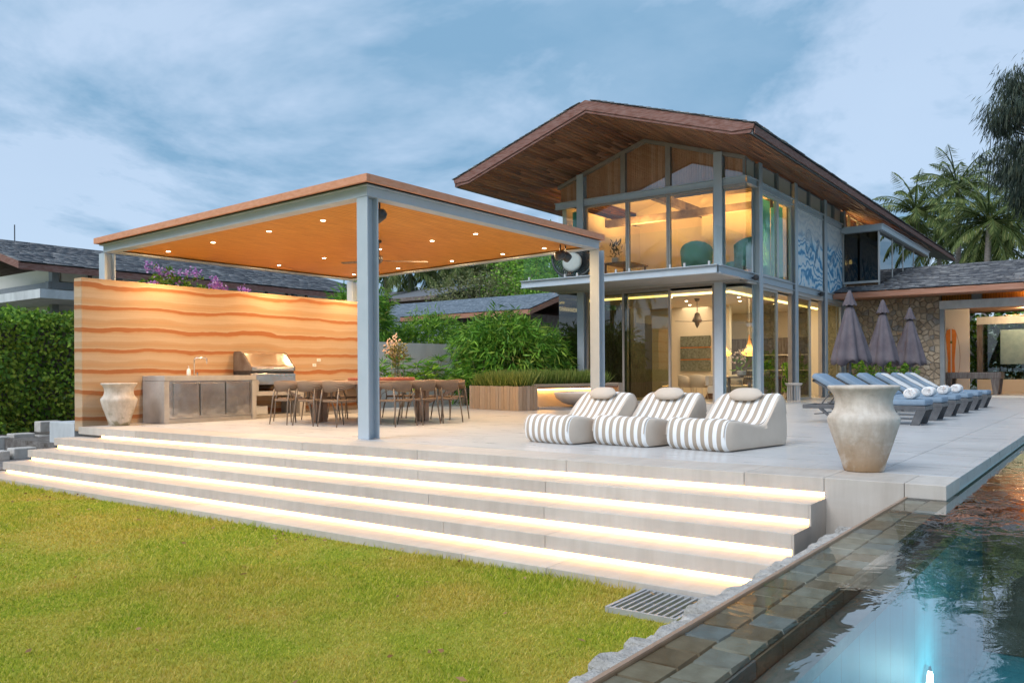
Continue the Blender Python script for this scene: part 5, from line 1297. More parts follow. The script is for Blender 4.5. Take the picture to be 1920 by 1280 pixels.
# games room things
sfb = thing('surfboard', 'white surfboard with orange stripes hanging on the white wall', 'surfboard', (35.75, 5.35, .35))
def board(y_half, x_, name, mat, w0=0.0, w1=1.0, zlo=.0, zhi=1.0):
    V = []; n = 24; L = 2.25
    for k in range(n + 1):
        t_ = zlo + (zhi - zlo) * k / n; w = y_half * (math.sin(PI * (t_ * .93 + .05)) ** .55); V.append((t_, w))
    poly = [(x_, 5.35 + w * w1, .35 + t_ * L) for t_, w in V] + [(x_, 5.35 + w * w0, .35 + t_ * L) for t_, w in V[::-1]]
    return MB().prism(poly, (.03, 0, 0)).build(name, mat, sfb)
board(.305, 35.748, 'rail', 'table_wood', -1, 1); board(.29, 35.74, 'deck', 'wall_white', -1, 1)
plain('board_orange', (0.85, 0.26, 0.03), 0.4, 0, 0.1, 6, 0.02)
for sg in (-1, 1):
    poly = [(35.734, 5.35 + sg * .022, .40), (35.734, 5.35 + sg * .14, .40), (35.734, 5.35 + sg * .115, 1.3), (35.734, 5.35 + sg * .19, 2.25), (35.734, 5.35 + sg * .15, 2.46), (35.734, 5.35 + sg * .022, 2.53)]
    MB().prism(poly, (.006, 0, 0)).build('stripe', 'board_orange', sfb)
MB().box(35.733, 35.739, 5.31, 5.39, 1.95, 2.05).build('emblem', 'leaf_olive', sfb)
pt = thing('pool_table', 'dark brown billiard table with tapered legs in the games room', 'table', (33.9, 4.4, .05))
MB().box(33.3, 34.5, 3.45, 5.3, .62, .84).build('table_bed', 'dark_wood', pt, bevel=.02)
MB().box(33.45, 34.35, 3.6, 5.15, .841, .846).build('cloth', 'leaf_dark', pt)
for sx, sy in ((33.42, 3.62), (34.38, 3.62), (33.42, 5.12), (34.38, 5.12)):
    MB().prism([(sx - .1, sy - .14, .62), (sx - .1, sy + .14, .62), (sx - .07, sy + .07, .052), (sx - .07, sy - .07, .052)], (.18, 0, 0)).build('leg', 'dark_wood', pt)
gf = thing('games_room_fan', 'brown ceiling fan in the open games room', 'fan', (34.6, 2.7, 2.9))
MB().tube([(34.6, 2.7, 3.28), (34.6, 2.7, 2.95)], .02, 8).build('rod', 'brown_wall', gf); MB().lathe([(.05, .1), (.13, .06), (.13, 0), (.04, -.06)], (34.6, 2.7, 2.86), 16).build('hub', 'brown_wall', gf)
for k in range(4):
    a = rad(20 + 90 * k); MB().bar((34.6 + math.cos(a) * .12, 2.7 + math.sin(a) * .12, 2.88), (34.6 + math.cos(a) * .75, 2.7 + math.sin(a) * .75, 2.88), .13, .012).build('blade', 'cladding', gf)

# living room things
def fan_small(name, label, x, yy):
    f_ = thing(name, label, 'fan', (x, yy, 2.6))
    MB().tube([(x, yy, 3.29), (x, yy, 2.86)], .015, 8).build('rod', 'bronze_leg', f_); MB().lathe([(.09, 0), (.07, -.07), (.03, -.10)], (x, yy, 3.298), 14).build('canopy', 'bronze_leg', f_)
    MB().lathe([(.03, .30), (.08, .26), (.13, .12), (.165, .02), (.15, 0), (.08, -.02), (.07, -.10), (.03, -.16), (.02, -.2)], (x, yy, 2.55), 20).build('housing', 'bronze_leg', f_, smooth=True)
    for k in range(3):
        a = rad(15 + 120 * k); MB().bar((x + math.cos(a) * .12, yy + math.sin(a) * .12, 2.55), (x + math.cos(a) * .75, yy + math.sin(a) * .75, 2.56), .10, .01).build('blade', 'dark_wood', f_)
fan_small('living_room_fan', 'bronze bell shaped ceiling fan seen through the open front door', 25.2, 11.15)
fan_small('living_room_fan', 'bronze bell shaped ceiling fan seen through the corner glass', 27.2, 9.9)
ar = thing('wall_panel_art', 'three stacked dark green square panels on the cream wall', 'wall art', (28.25, 12.55, 1.6))
for k in range(3): MB().box(28.20, 28.295, 12.0, 13.15, .95 + k * .44, 1.35 + k * .44).build('panel', 'green_art', ar)
for k in range(2): MB().box(28.22, 28.295, 12.0, 13.15, 1.355 + k * .44, 1.385 + k * .44).build('gap_strip', 'board_orange', ar)
def bell(name, label, x, yy, z):
    p_ = thing(name, label, 'lamp', (x, yy, z))
    MB().tube([(x, yy, 3.29), (x, yy, z + .62)], .008, 6).build('cable', 'cream_fabric', p_)
    sh = MB().lathe([(.02, .62), (.035, .48), (.06, .33), (.12, .16), (.23, .06), (.27, .02), (.20, -.05), (.10, -.08)], (x, yy, z), 24, cap=False).build('lamp_shade', 'rope_glow', p_, smooth=True)
    bu = MB().lathe([(.02, .2), (.06, .15), (.07, .1), (.05, .04), (.01, .01)], (x, yy, z), 12).build('bulb', 'lamp_warm', p_); lamp('pendant_lamp', 'POINT', (x, yy, z - .1), 11.5, (1, .62, .25), bu, .05)
t = NT('rope_glow'); pr_ = t.bsdf((0.62, 0.34, 0.12), .7); tl = t.add('ShaderNodeBsdfTranslucent'); tl.inputs['Color'].default_value = (.85, .5, .2, 1); mx = t.add('ShaderNodeMixShader'); mx.inputs[0].default_value = .6
t.link(pr_, mx.inputs[1]); t.link(tl.outputs[0], mx.inputs[2]); t.finish(mx.outputs[0])
bell('pendant_lamp', 'woven bell pendant lamp glowing left of the front corner column', 26.3, 10.7, 1.50)
bell('pendant_lamp', 'woven bell pendant lamp glowing right of the front corner column', 26.1, 9.75, 1.50)
tt = thing('round_dining_table', 'round walnut pedestal table inside the villa', 'table', (26.5, 11.0, 0))
MB().lathe([(.72, .72), (.75, .74), (.75, .76), (.72, .765)], (26.5, 11.0, 0), 32).build('top', 'walnut', tt); MB().lathe([(.45, .014), (.42, .05), (.26, .4), (.40, .719)], (26.5, 11.0, 0), 20).build('pedestal', 'walnut', tt, smooth=True)
def tub_chair():
    t = thing('tub_chair', 'x', 'chair')
    V, F = [], []; n = 17
    for i in range(n):
        a = rad(-105 + 210 * i / (n - 1)) + PI; u = abs(i / (n - 1) * 2 - 1); top = .82 - .12 * u ** 2
        for rr, z in ((1.06, .44), (1.12, top), (1.0, top + .01), (.93, .44)): V.append((math.cos(a) * .27 * rr, math.sin(a) * .29 * rr, z))
    for i in range(n - 1):
        for k in range(4): F.append((i * 4 + k, i * 4 + (k + 1) % 4, (i + 1) * 4 + (k + 1) % 4, (i + 1) * 4 + k))
    F += [(0, 1, 2, 3), tuple(range((n - 1) * 4 + 3, (n - 1) * 4 - 1, -1))]
    MB().add(V, F).build('backrest', 'cream_fabric', t, smooth=True)
    MB().lathe([(.24, .40), (.27, .42), (.27, .47), (.24, .49)], (0, 0, 0), 20).build('seat', 'cream_fabric', t, smooth=True)
    for sx, sy in ((-1, -1), (-1, 1), (1, -1), (1, 1)): MB().tube([(sx * .22, sy * .22, .014), (sx * .17, sy * .17, .41)], .011, 6).build('leg', 'cream_fabric', t)
    return t
tc_ = tub_chair()
for i, (x, yy, rz, lab) in enumerate(((25.55, 11.25, 0, 'cream tub chair on the door side of the round table'), (25.9, 11.85, -.9, 'cream tub chair behind the round table'), (25.85, 10.2, .9, 'cream tub chair beside the front corner column'))):
    o = tc_ if i == 0 else copy_tree(tc_); o.location = (x, yy, 0); o.rotation_euler = (0, 0, rz); tag(o, lab, 'chair', 'cream tub chairs at the round table')
lt = thing('long_table', 'long dark dining table seen through the corner glass', 'table', (25.4, 9.2, 0))
MB().box(24.0, 27.2, 8.95, 9.75, .72, .76).build('top', 'dark_wood', lt)
for x in (24.2, 26.9):
    for yy in (9.02, 9.66): MB().box(x, x + .07, yy, yy + .07, .014, .718).build('leg', 'dark_wood', lt)
sf = thing('cream_bench_sofa', 'long cream upholstered bench behind the dark table', 'sofa', (25.6, 10.05, 0))
MB().box(24.1, 27.0, 9.9, 10.35, .25, .48).build('seat', 'cream_fabric', sf, bevel=.03); MB().box(24.1, 27.0, 10.30, 10.42, .482, .80).build('backrest', 'cream_fabric', sf, bevel=.03)
for x in (24.2, 26.8): MB().box(x, x + .06, 10.0, 10.06, .014, .249).build('leg', 'dark_wood', sf)
def potted(name, label, x, yy, z, flowers, n=120, h=.5, mat='leaf_bamboo', pm='petal_white'):
    p_ = thing(name, label, 'plant', (x, yy, z))
    MB().lathe([(.09, 0), (.13, .05), (.14, .16), (.12, .18)], (x, yy, z + .002), 16).build('pot', 'bowl_white', p_)
    Pq = np.stack([x + NR.normal(0, .10, n), yy + NR.normal(0, .10, n), z + .18 + NR.uniform(0, h * .7, n)], 1); D = Pq - np.array([x, yy, z + .1]); V, F = leaf_arrays(Pq, D + NR.normal(0, .15, D.shape), .16, .05); fast_mesh('foliage', V, F, mat, p_)
    if flowers:
        Pq = np.stack([x + NR.normal(0, .13, flowers), yy + NR.normal(0, .13, flowers), z + .25 + NR.uniform(h * .3, h, flowers)], 1); V, F = leaf_arrays(Pq, NR.normal(size=Pq.shape), .09, .08); fast_mesh('blossom', V, F, pm, p_)
potted('orchid_plant', 'potted white orchid on the dark table behind the corner glass', 24.35, 9.35, .762, 40, 40, .6)
potted('orchid_plant', 'small leafy pot plant at the far end of the dark table', 26.6, 9.4, .762, 0, 150, .35)
potted('floor_plant', 'tall dark leafy plant behind the second sliding door', 27.6, 9.0, .014, 6, 260, 1.3)
# upstairs things
def armchair(x, yy, rz, lab):
    t = thing('wing_armchair', lab, 'armchair', (0, 0, 0))
    V, F = [], []; n = 13
    for i in range(n):
        a = rad(-80 + 160 * i / (n - 1)) + PI; u = abs(i / (n - 1) * 2 - 1); top = 1.12 - .22 * u ** 2
        for rr, z in ((1.05, .30), (1.15, top), (1.03, top + .02), (.9, .35)): V.append((math.cos(a) * .40 * rr, math.sin(a) * .43 * rr, z))
    for i in range(n - 1):
        for k in range(4): F.append((i * 4 + k, i * 4 + (k + 1) % 4, (i + 1) * 4 + (k + 1) % 4, (i + 1) * 4 + k))
    F += [(0, 1, 2, 3), tuple(range((n - 1) * 4 + 3, (n - 1) * 4 - 1, -1))]
    MB().add(V, F).build('backrest', 'teal_fabric', t, smooth=True); MB().box(-.33, .36, -.36, .36, .28, .46).build('seat', 'teal_fabric', t, bevel=.04)
    for sx, sy in ((-1, -1), (-1, 1), (1, -1), (1, 1)): MB().tube([(sx * .33, sy * .33, .0), (sx * .28, sy * .28, .29)], .02, 6).build('leg', 'dark_wood', t)
    t.location = (x, yy, 3.674); t.rotation_euler = (0, 0, rz)
armchair(23.4, 10.35, .3, 'sea green wing armchair upstairs behind the front window'); armchair(23.5, 8.95, 1.2, 'sea green wing armchair upstairs in the glazed corner')
dk = thing('writing_desk', 'wooden desk upstairs behind the left front window', 'desk', (23.6, 13.0, 3.67))
MB().box(23.2, 24.6, 12.6, 13.5, 4.40, 4.44).build('top', 'walnut', dk)
for x in (23.25, 24.5):
    for yy in (12.65, 13.42): MB().box(x, x + .05, yy, yy + .05, 3.674, 4.398).build('leg', 'walnut', dk)
potted('desk_plant', 'spiky dark plant on the upstairs desk', 23.5, 13.2, 4.442, 0, 70, .7, 'leaf_dark')
fl = thing('table_lamp', 'small glowing table lamp upstairs in the glazed corner', 'lamp', (24.6, 8.95, 3.67))
MB().lathe([(.25, 0), (.25, .5), (.23, .52)], (24.6, 8.95, 3.675), 16).build('pedestal', 'walnut', fl); bs = MB().lathe([(.16, .60), (.11, .88)], (24.6, 8.95, 3.70), 16, cap=False).build('lamp_shade', 'rope_glow', fl); lamp('table_lamp_light', 'POINT', (24.6, 8.95, 4.45), 18, (1, .66, .25), bs, .06)
# egg chair on balcony
eg = thing('egg_chair', 'round black woven egg chair with white cushions on the balcony', 'chair', (21.2, 13.45, 3.69))
b = MB(); c0 = Vector((21.35, 13.45, 4.42)); ax = Vector((-.75, -.25, .12)).normalized(); sx_ = ax.cross(Vector((0, 0, 1))).normalized(); sz_ = sx_.cross(ax)
RB = .66
def shell(th, ph): return c0 - ax * (math.cos(th) * RB * .75) + (sx_ * math.cos(ph) + sz_ * math.sin(ph)) * (math.sin(th) * RB)
for k in range(36):
    for sgn in (-1, 1):
        pts = [shell(.12 + j * .14, 2 * PI * k / 36 + sgn * j * .13) for j in range(12)]
        b.tube(pts, .016, 4, cap=False)
b.build('woven_shell', 'black', eg, kind='stuff')
MB().tube([shell(1.70, 2 * PI * k / 40) for k in range(41)], .042, 8).build('rim', 'black', eg, smooth=True)
for q in (-1, 1): MB().tube([c0 - ax * .2 + sx_ * q * .4 + Vector((0, 0, -.50)), (c0 - ax * .1 + sx_ * q * .5).xy.to_3d() + Vector((0, 0, 3.692))], .02, 6).build('leg', 'black', eg)
def cushion(name, c, d, rx, rz_, th):
    V, F = [], []; n, m_ = 24, 6; d = d.normalized(); a1 = d.cross(Vector((0, 0, 1))).normalized(); a2 = a1.cross(d)
    for j in range(m_ + 1):
        ph = PI * j / m_; rr = math.sin(ph) ** .5; o_ = -math.cos(ph) * th
        for k in range(n): a = 2 * PI * k / n; V.append(c + d * o_ + (a1 * math.cos(a) * rx + a2 * math.sin(a) * rz_) * max(rr, .02))
    for j in range(m_):
        for k in range(n): F.append((j * n + k, j * n + (k + 1) % n, (j + 1) * n + (k + 1) % n, (j + 1) * n + k))
    return MB().add(V, F).build(name, 'egg_cushion', eg, smooth=True)
cushion('back_cushion', c0 - ax * .28 + Vector((0, 0, -.06)) + sx_ * .12, ax, .31, .31, .09); cushion('seat_cushion', c0 + Vector((0, 0, -.42)) + ax * .12, Vector((0, 0, 1)), .50, .44, .10)

# ================================================================== planters, bench and bowl
def planter(name, label, x0, x1, y0, y1, h, tuft_h, rz=0):
    p_ = thing(name, label, 'planter', (x0, y0, 0))
    MB().box(x0 + .03, x1 - .03, y0 + .03, y1 - .03, .004, h - .06).build('soil_core', 'soil', p_)
    yy = y0
    while yy < y1 - .02:
        ye = min(yy + .115, y1)
        MB().box(x0 + R.uniform(0, .008), x0 + .03, yy + .004, ye - .004, .004, h - R.uniform(0, .012)).build('slat', 'planter_wood', p_); MB().box(x1 - .025, x1, yy + .002, ye - .002, .004, h).build('slat', 'planter_wood', p_); yy = ye
    xx = x0 + .027
    while xx < x1 - .04:
        xe = min(xx + .115, x1 - .027)
        MB().box(xx + .004, xe - .004, y0 + R.uniform(0, .008), y0 + .03, .004, h - R.uniform(0, .012)).build('slat', 'planter_wood', p_); MB().box(xx + .002, xe - .002, y1 - .025, y1, .004, h).build('slat', 'planter_wood', p_); xx = xe
    n = int((x1 - x0) * (y1 - y0) * 2200)
    P = np.stack([NR.uniform(x0 + .08, x1 - .08, n), NR.uniform(y0 + .08, y1 - .08, n), np.full(n, h - .06)], 1)
    D = np.stack([NR.normal(0, .28, n), NR.normal(0, .28, n), np.ones(n)], 1); V, F = leaf_arrays(P, D, NR.uniform(.5, 1.0, n) * tuft_h, .022, .05)
    fast_mesh('herb_tufts', V, F, 'leaf_tuft', p_, kind='stuff')
    p_.rotation_euler = (0, 0, rz)
planter('wooden_planter', 'square timber slat planter box filled with rosemary like herbs', 15.97, 16.57, 11.65, 13.72, .60, .46, rad(-16))
bn = thing('planter_bench', 'long grey timber bench planter lit underneath behind the bowl', 'bench', (0, 0, 0))
BL = 3.46
MB().box(0, BL - .16, 0, .46, .535, .605).build('bench_top', 'planter_wood', bn, bevel=.006)
MB().box(.02, BL - .18, .03, .44, .485, .532).build('under_board', 'fascia_orange', bn)
for k in range(3): MB().box(BL - .157 + k * .06, BL - .10 + k * .06, -.01, .47, .004, .62).build('end_slat', 'planter_wood', bn)
MB().box(0, BL - .165, .44, .50, .004, .482).build('back_panel', 'wall_cream', bn)
MB().box(.05, BL - .2, .36, .41, .455, .483).build('light_strip', 'led_strip', bn)
MB().box(-.6, BL, .505, 1.1, .004, .60).build('trough', 'planter_wood', bn)
n = 5200; P = np.stack([NR.uniform(-.6, BL - .02, n), NR.uniform(.52, 1.08, n), np.full(n, .58)], 1); D = np.stack([NR.normal(0, .3, n), NR.normal(0, .3, n), np.ones(n)], 1); V, F = leaf_arrays(P, D, NR.uniform(.25, .50, n), .022, .05); fast_mesh('herb_tufts', V, F, 'leaf_tuft', bn, kind='stuff')
bn.location = (17.73, 12.5, 0); bn.rotation_euler = (0, 0, rad(-14))
BWX, BWY = 18.74, 11.58
bw = thing('fire_bowl', 'wide shallow cream bowl on the terrace in front of the lit bench', 'bowl', (BWX, BWY, 0))
MB().lathe([(.20, .004), (.30, .025), (.52, .095), (.68, .21), (.74, .34), (.745, .37), (.72, .37), (.66, .25), (.4, .13), (.0, .10)], (BWX, BWY, 0.03), 48, cap=False).build('bowl_shell', 'bowl_white', bw, smooth=True)
for k in range(3): a = 2.1 * k; MB().lathe([(.03, 0), (.03, .035)], (BWX + math.cos(a) * .2, BWY + math.sin(a) * .2, .003), 8).build('foot', 'charcoal', bw)
MB().box(16.9, 20.6, 11.0, 13.2, .0025, .0065).build('pebble_strip', 'gravel', deck)

# ================================================================== garden and neighbours
gw = MB().box(14.9, 32, 18.0, 18.25, -.6, 1.88).build('garden_wall', 'garden_concrete'); tag(gw, 'stained grey concrete garden wall behind the fan palms', 'wall')
gw2 = MB().box(21.0, 37, 23.0, 23.3, -.6, 2.95).build('boundary_wall', 'garden_concrete'); tag(gw2, 'higher pale concrete wall below the blue slate roof', 'wall')

def bush(name, label, c, rad3, n_twig, per, L, W, mat, group=None, droop=.5, shell=.45, cat='bush', stems=6, zmin=None):
    t = thing(name, label, cat, (c[0], c[1], c[2] - rad3[2]), 0, group)
    d = nrm(NR.normal(size=(n_twig, 3))); r = NR.uniform(shell, 1.0, n_twig)[:, None] ** .6 * (1 + .14 * np.sin(d[:, :1] * 7 + d[:, 1:2] * 5) + NR.normal(0, .07, (n_twig, 1)))
    P = np.array(c) + d * r * np.array(rad3)
    if zmin is not None: P = P[P[:, 2] > zmin]; d = d[-len(P):] if len(P) == 0 else nrm(P - np.array(c))
    k = len(P); PP = np.repeat(P, per, 0); DD = np.repeat(d, per, 0) * .8 + NR.normal(0, .55, (k * per, 3)); DD[:, 2] -= droop
    PP = PP + NR.normal(0, L * .25, PP.shape)
    V, F = leaf_arrays(PP, DD, NR.uniform(.6, 1.15, k * per) * L, NR.uniform(.7, 1.2, k * per) * W)
    fast_mesh('foliage', V, F, mat, t)
    for s in range(stems):
        a = R.uniform(0, 2 * PI); q = R.uniform(.1, .6)
        MB().tube([(c[0] + math.cos(a) * .12, c[1] + math.sin(a) * .12, c[2] - rad3[2]), (c[0] + math.cos(a) * rad3[0] * q * .5, c[1] + math.sin(a) * rad3[1] * q * .5, c[2]), (c[0] + math.cos(a) * rad3[0] * q, c[1] + math.sin(a) * rad3[1] * q, c[2] + rad3[2] * .6)], [.02, .015, .006], 5).build('stem', 'bark', t)
    return t
bush('bamboo_clump', 'large arching bamboo clump behind the square planter', (19.6, 14.9, 1.15), (1.25, 1.6, 1.5), 1500, 8, .33, .050, 'leaf_bamboo', droop=.75, shell=.35)
bush('bamboo_clump', 'bamboo clump against the left corner glass of the villa', (21.4, 14.7, 1.1), (.8, .9, 1.25), 520, 8, .30, .046, 'leaf_bamboo', droop=.75)
bush('bamboo_clump', 'tall bamboo rising just right of the front pavilion post', (18.0, 19.2, 2.3), (1.2, 1.0, 1.4), 800, 7, .30, .046, 'leaf_bamboo', droop=.6)
bush('bamboo_clump', 'bamboo spilling over the top of the grey garden wall', (21.2, 19.0, 1.9), (1.9, .8, 1.0), 800, 7, .30, .046, 'leaf_light', droop=.6)
bush('bamboo_clump', 'light green bamboo below the blue slate roof', (24.6, 19.6, 1.75), (2.0, 1.0, 1.0), 800, 7, .30, .046, 'leaf_light', droop=.6)
bush('bamboo_clump', 'bamboo top in front of the blue slate roof', (22.6, 17.0, 1.75), (1.3, 1.0, 1.1), 600, 7, .30, .046, 'leaf_bamboo', droop=.6)
bush('bamboo_clump', 'feathery bamboo behind the glass corner of the villa', (25.5, 17.0, 1.4), (1.8, 1.2, 1.1), 500, 7, .30, .046, 'leaf_bamboo', droop=.6)
# fan palms in front of the garden wall
def fan_palm(label, x, yy, z0, h, n=9):
    t = thing('fan_palm', label, 'plant', (x, yy, z0), 0, 'fan palms in front of the garden wall')
    P, D = [], []; b = MB()
    for k in range(n):
        a = R.uniform(0, 2 * PI); hh = h * R.uniform(.5, 1.0); e = Vector((x + math.cos(a) * R.uniform(.1, .5), yy + math.sin(a) * R.uniform(.1, .5), z0 + hh))
        b.tube([(x, yy, z0), (x + (e.x - x) * .3, yy + (e.y - yy) * .3, z0 + hh * .7), e], .010, 4)
        out = Vector((math.cos(a), math.sin(a), R.uniform(.1, .6))).normalized(); s1 = out.cross(Vector((0, 0, 1))).normalized(); s2 = s1.cross(out)
        for q in range(14):
            f_ = rad(-120 + 240 * q / 13); dd = out * math.cos(f_) * .8 + s1 * math.sin(f_) + s2 * .25 - Vector((0, 0, .15)); P.append(e); D.append(dd)
    b.build('stem', 'bark', t); V, F = leaf_arrays(np.array([tuple(p) for p in P]), np.array([tuple(d) for d in D]), NR.uniform(.24, .38, len(P)), .045, .06); fast_mesh('fronds', V, F, 'leaf_bamboo', t)
for i in range(13):
    fan_palm('dark green fan palm growing in front of the grey garden wall', 15.6 + i * .26 + R.uniform(-.15, .15), 16.0 - i * .11 + R.uniform(0, .7), -.05, R.uniform(.85, 1.45), 12)
sp_ = thing('garden_spotlight', 'small warm garden spotlight at the foot of the fan palms', 'lamp', (16.2, 14.95, 0))
MB().lathe([(.03, 0), (.05, .02), (.05, .12)], (16.2, 14.95, .003), 12).build('housing', 'black', sp_); q_ = MB().lathe([(.04, 0), (.04, .006)], (16.2, 14.95, .118), 12).build('lens', 'lamp_warm', sp_); lamp('garden_lamp', 'SPOT', (16.2, 14.95, .13), 49.2, (1, .66, .28), q_, .04, aim=(.25, .8, 1), spot=rad(95))
# flowering shrub rising behind the earth wall
fs_ = bush('flowering_shrub', 'pink flowering shrub showing above the rammed earth wall', (10.0, 16.45, 2.35), (.95, .35, .85), 380, 7, .10, .05, 'leaf_hedge', droop=.1, cat='shrub', stems=5)
def blossoms(par, pts, nper, spread, mat='petal_pink'):
    P = np.concatenate([np.array(p) + NR.normal(0, spread, (nper, 3)) for p in pts]); V, F = leaf_arrays(P, NR.normal(size=P.shape), .06, .05); fast_mesh('blossom', V, F, mat, par)
blossoms(fs_, [(9.3, 16.3, 3.2), (9.55, 16.3, 3.12), (9.75, 16.3, 3.08), (10.15, 16.3, 3.10), (10.4, 16.3, 3.12), (9.35, 16.25, 2.78), (9.9, 16.3, 2.72), (10.75, 16.2, 2.85)], 40, .06)
f2_ = bush('flowering_shrub', 'low pink flower spray above the earth wall near the downlit end', (11.0, 16.4, 2.3), (.5, .3, .55), 120, 6, .10, .05, 'leaf_hedge', droop=.1, cat='shrub', stems=3)
blossoms(f2_, [(10.85, 16.2, 3.0), (10.95, 16.2, 2.9), (10.8, 16.2, 2.80), (11.05, 16.2, 2.78), (11.6, 16.25, 2.80), (11.55, 16.2, 2.86)], 50, .06)
# hedge at the left
hd = thing('hedge', 'dense clipped green hedge left of the rammed earth wall', 'hedge', (9, 20.6, -.6))
n = 24000; P = np.stack([NR.uniform(3.5, 14, n), NR.uniform(0, 1, n) * .42 + 19.62, NR.uniform(-.6, 2.34, n)], 1)
bump_ = .14 * np.sin(P[:, 0] * 3.1) + .10 * np.sin(P[:, 2] * 4.3 + P[:, 0] * 1.7); P[:, 1] += bump_; P[:, 2] += .07 * np.sin(P[:, 0] * 5.2)
top = NR.uniform(0, 1, n) < .2; P[top, 2] = 2.28 + NR.normal(0, .07, top.sum()) + .06 * np.sin(P[top, 0] * 4); P[top, 1] = NR.uniform(19.75, 21.1, top.sum())
D = np.stack([NR.normal(0, .7, n), NR.normal(-.25, .4, n), NR.normal(-.3, .7, n)], 1)
V, F = leaf_arrays(P, D, NR.uniform(.08, .15, n), .075, up=np.array([0, -1.0, .5]) + NR.normal(0, .5, (n, 3))); fast_mesh('foliage', V, F, 'leaf_hedge', hd)
MB().box(3.5, 14, 20.45, 21.0, -.6, 2.1).build('inner_twigs', 'soil', hd)

# neighbour on the left
nb = thing('neighbour_house', 'neighbouring house with long slate roof and concrete canopy behind the hedge', 'house', (20, 29, 0))
MB().box(11.13, 26, 25.3, 33.0, 3.19, 3.45).build('canopy', 'concrete_grey', nb)
NYE, NZE, NYR, NZR = 26.5, 4.33, 31.7, 5.72
nr_ = MB().prism([(11.1, NYE, NZE - .12), (11.1, NYR, NZR - .12), (11.1, NYR, NZR - .02), (11.1, NYE, NZE - .02)], (15.5, 0, 0)).prism([(11.1, NYR, NZR - .12), (11.1, 37, NZE - .12), (11.1, 37, NZE - .02), (11.1, NYR, NZR - .02)], (15.5, 0, 0)).build('roof', 'brown_wall', nb)
uu = np.array([0, NYR - NYE, NZR - NZE]); ul = np.linalg.norm(uu); uu /= ul; nn_ = np.array([0, -uu[2], uu[1]])
shingle_field('shingles', nr_, (11.05, NYE - .05, NZE - .01), (1, 0, 0), uu, nn_, int(ul / .2), .2, 15.55, 'slate', wmin=.2, wmax=.5)
MB().box(11.08, 26.6, NYE - .03, NYE, NZE - .22, NZE - .02).build('eave_fascia', 'fascia_brown', nr_)
MB().prism([(11.04, NYE - .02, NZE - .2), (11.04, NYR, NZR - .2), (11.04, NYR, NZR + .02), (11.04, NYE - .02, NZE + .02)], (.05, 0, 0)).build('barge_board', 'fascia_brown', nr_)
MB().box(12.6, 26, 27.6, 34, -.5, 4.4).build('wall', 'wall_white', nb)
for x in (12.5, 14.6, 17, 19.5, 22): MB().box(x - .1, x + .1, 27.35, 27.59, -.5, 4.35).build('column', 'steel_dark', nb)
MB().box(12.3, 26, 27.38, 27.58, 3.70, 3.92).build('beam', 'steel_dark', nb)
for k in range(10):
    x = 12.75 + k * 1.0; w_ = MB().box(x, x + .85, 27.5, 27.58, 3.95, 4.33).build('window', 'wall_cream', nb); MB().box(x + .86, x + .96, 27.45, 27.59, 3.93, 4.34).build('mullion', 'brown_wall', nb)
    MB().box(x, x + .85, 27.5, 27.58, 1.0, 3.0).build('window', 'plaster_grey', nb)
MB().box(12.42, 12.58, 27.6, 34, 3.70, 3.92).build('beam', 'steel_dark', nb); MB().box(12.3, 26, 27.42, 27.58, 2.55, 2.66).build('beam', 'steel_dark', nb)
b_ = MB().tube([(13.1, 31.7, 5.7), (13.1, 31.7, 6.3)], .02, 5).build('aerial', 'charcoal', nr_)
# blue slate house behind
rh = thing('rear_house', 'single storey house with blue slate roof behind the bamboo', 'house', (32, 25, 0))
EX_, EZ_, GX_, GZ_ = 30.3, 3.80, 33.6, 4.83
rr_ = MB().prism([(EX_, 21.5, EZ_ - .12), (GX_, 21.5, GZ_ - .12), (GX_, 21.5, GZ_ - .02), (EX_, 21.5, EZ_ - .02)], (0, 11.5, 0)).prism([(GX_, 21.5, GZ_ - .12), (37, 21.5, EZ_ - .12), (37, 21.5, EZ_ - .02), (GX_, 21.5, GZ_ - .02)], (0, 11.5, 0)).build('roof', 'fascia_brown', rh)
uu = np.array([GX_ - EX_, 0, GZ_ - EZ_]); ul = np.linalg.norm(uu); uu /= ul; nn_ = np.array([-uu[2], 0, uu[0]])
shingle_field('shingles', rr_, (EX_ - .03, 21.45, EZ_ - .01), (0, 1, 0), uu, nn_, int(ul / .16), .16, 11.6, 'slate_blue', wmin=.16, wmax=.3, lift=.012)
MB().box(EX_ - .02, EX_ + .03, 21.5, 32.9, EZ_ - .24, EZ_ - .02).build('eave_fascia', 'fascia_orange', rr_)
MB().prism([(EX_, 21.44, EZ_ - .26), (GX_, 21.44, GZ_ - .26), (GX_, 21.44, GZ_ - .03), (EX_, 21.44, EZ_ - .03)], (0, .05, 0)).build('barge_board', 'fascia_orange', rr_)
MB().box(31.2, 36.2, 22.2, 32.5, -.4, 3.7).build('wall', 'brown_wall', rh)
for yy in (22.5, 24.6, 26.7): MB().box(31.15, 31.195, yy, yy + 1.5, .6, 3.0).build('window', 'glass_dark', rh)
# far brown house
fh = thing('far_house', 'distant brown house with shallow dark roof below the palms', 'house', (48, 43, 0))
MB().box(44.5, 52, 39.6, 48, -.4, 6.3).build('wall', 'brown_wall', fh)
MB().prism([(43.6, 38.8, 6.3), (48.5, 38.8, 7.5), (48.5, 38.8, 7.62), (43.6, 38.8, 6.45)], (0, 10, 0)).prism([(48.5, 38.8, 7.5), (53, 38.8, 6.3), (53, 38.8, 6.45), (48.5, 38.8, 7.62)], (0, 10, 0)).build('roof', 'slate', fh)
MB().box(43.55, 43.6, 38.8, 48.8, 6.2, 6.46).build('fascia', 'brown_wall', fh)

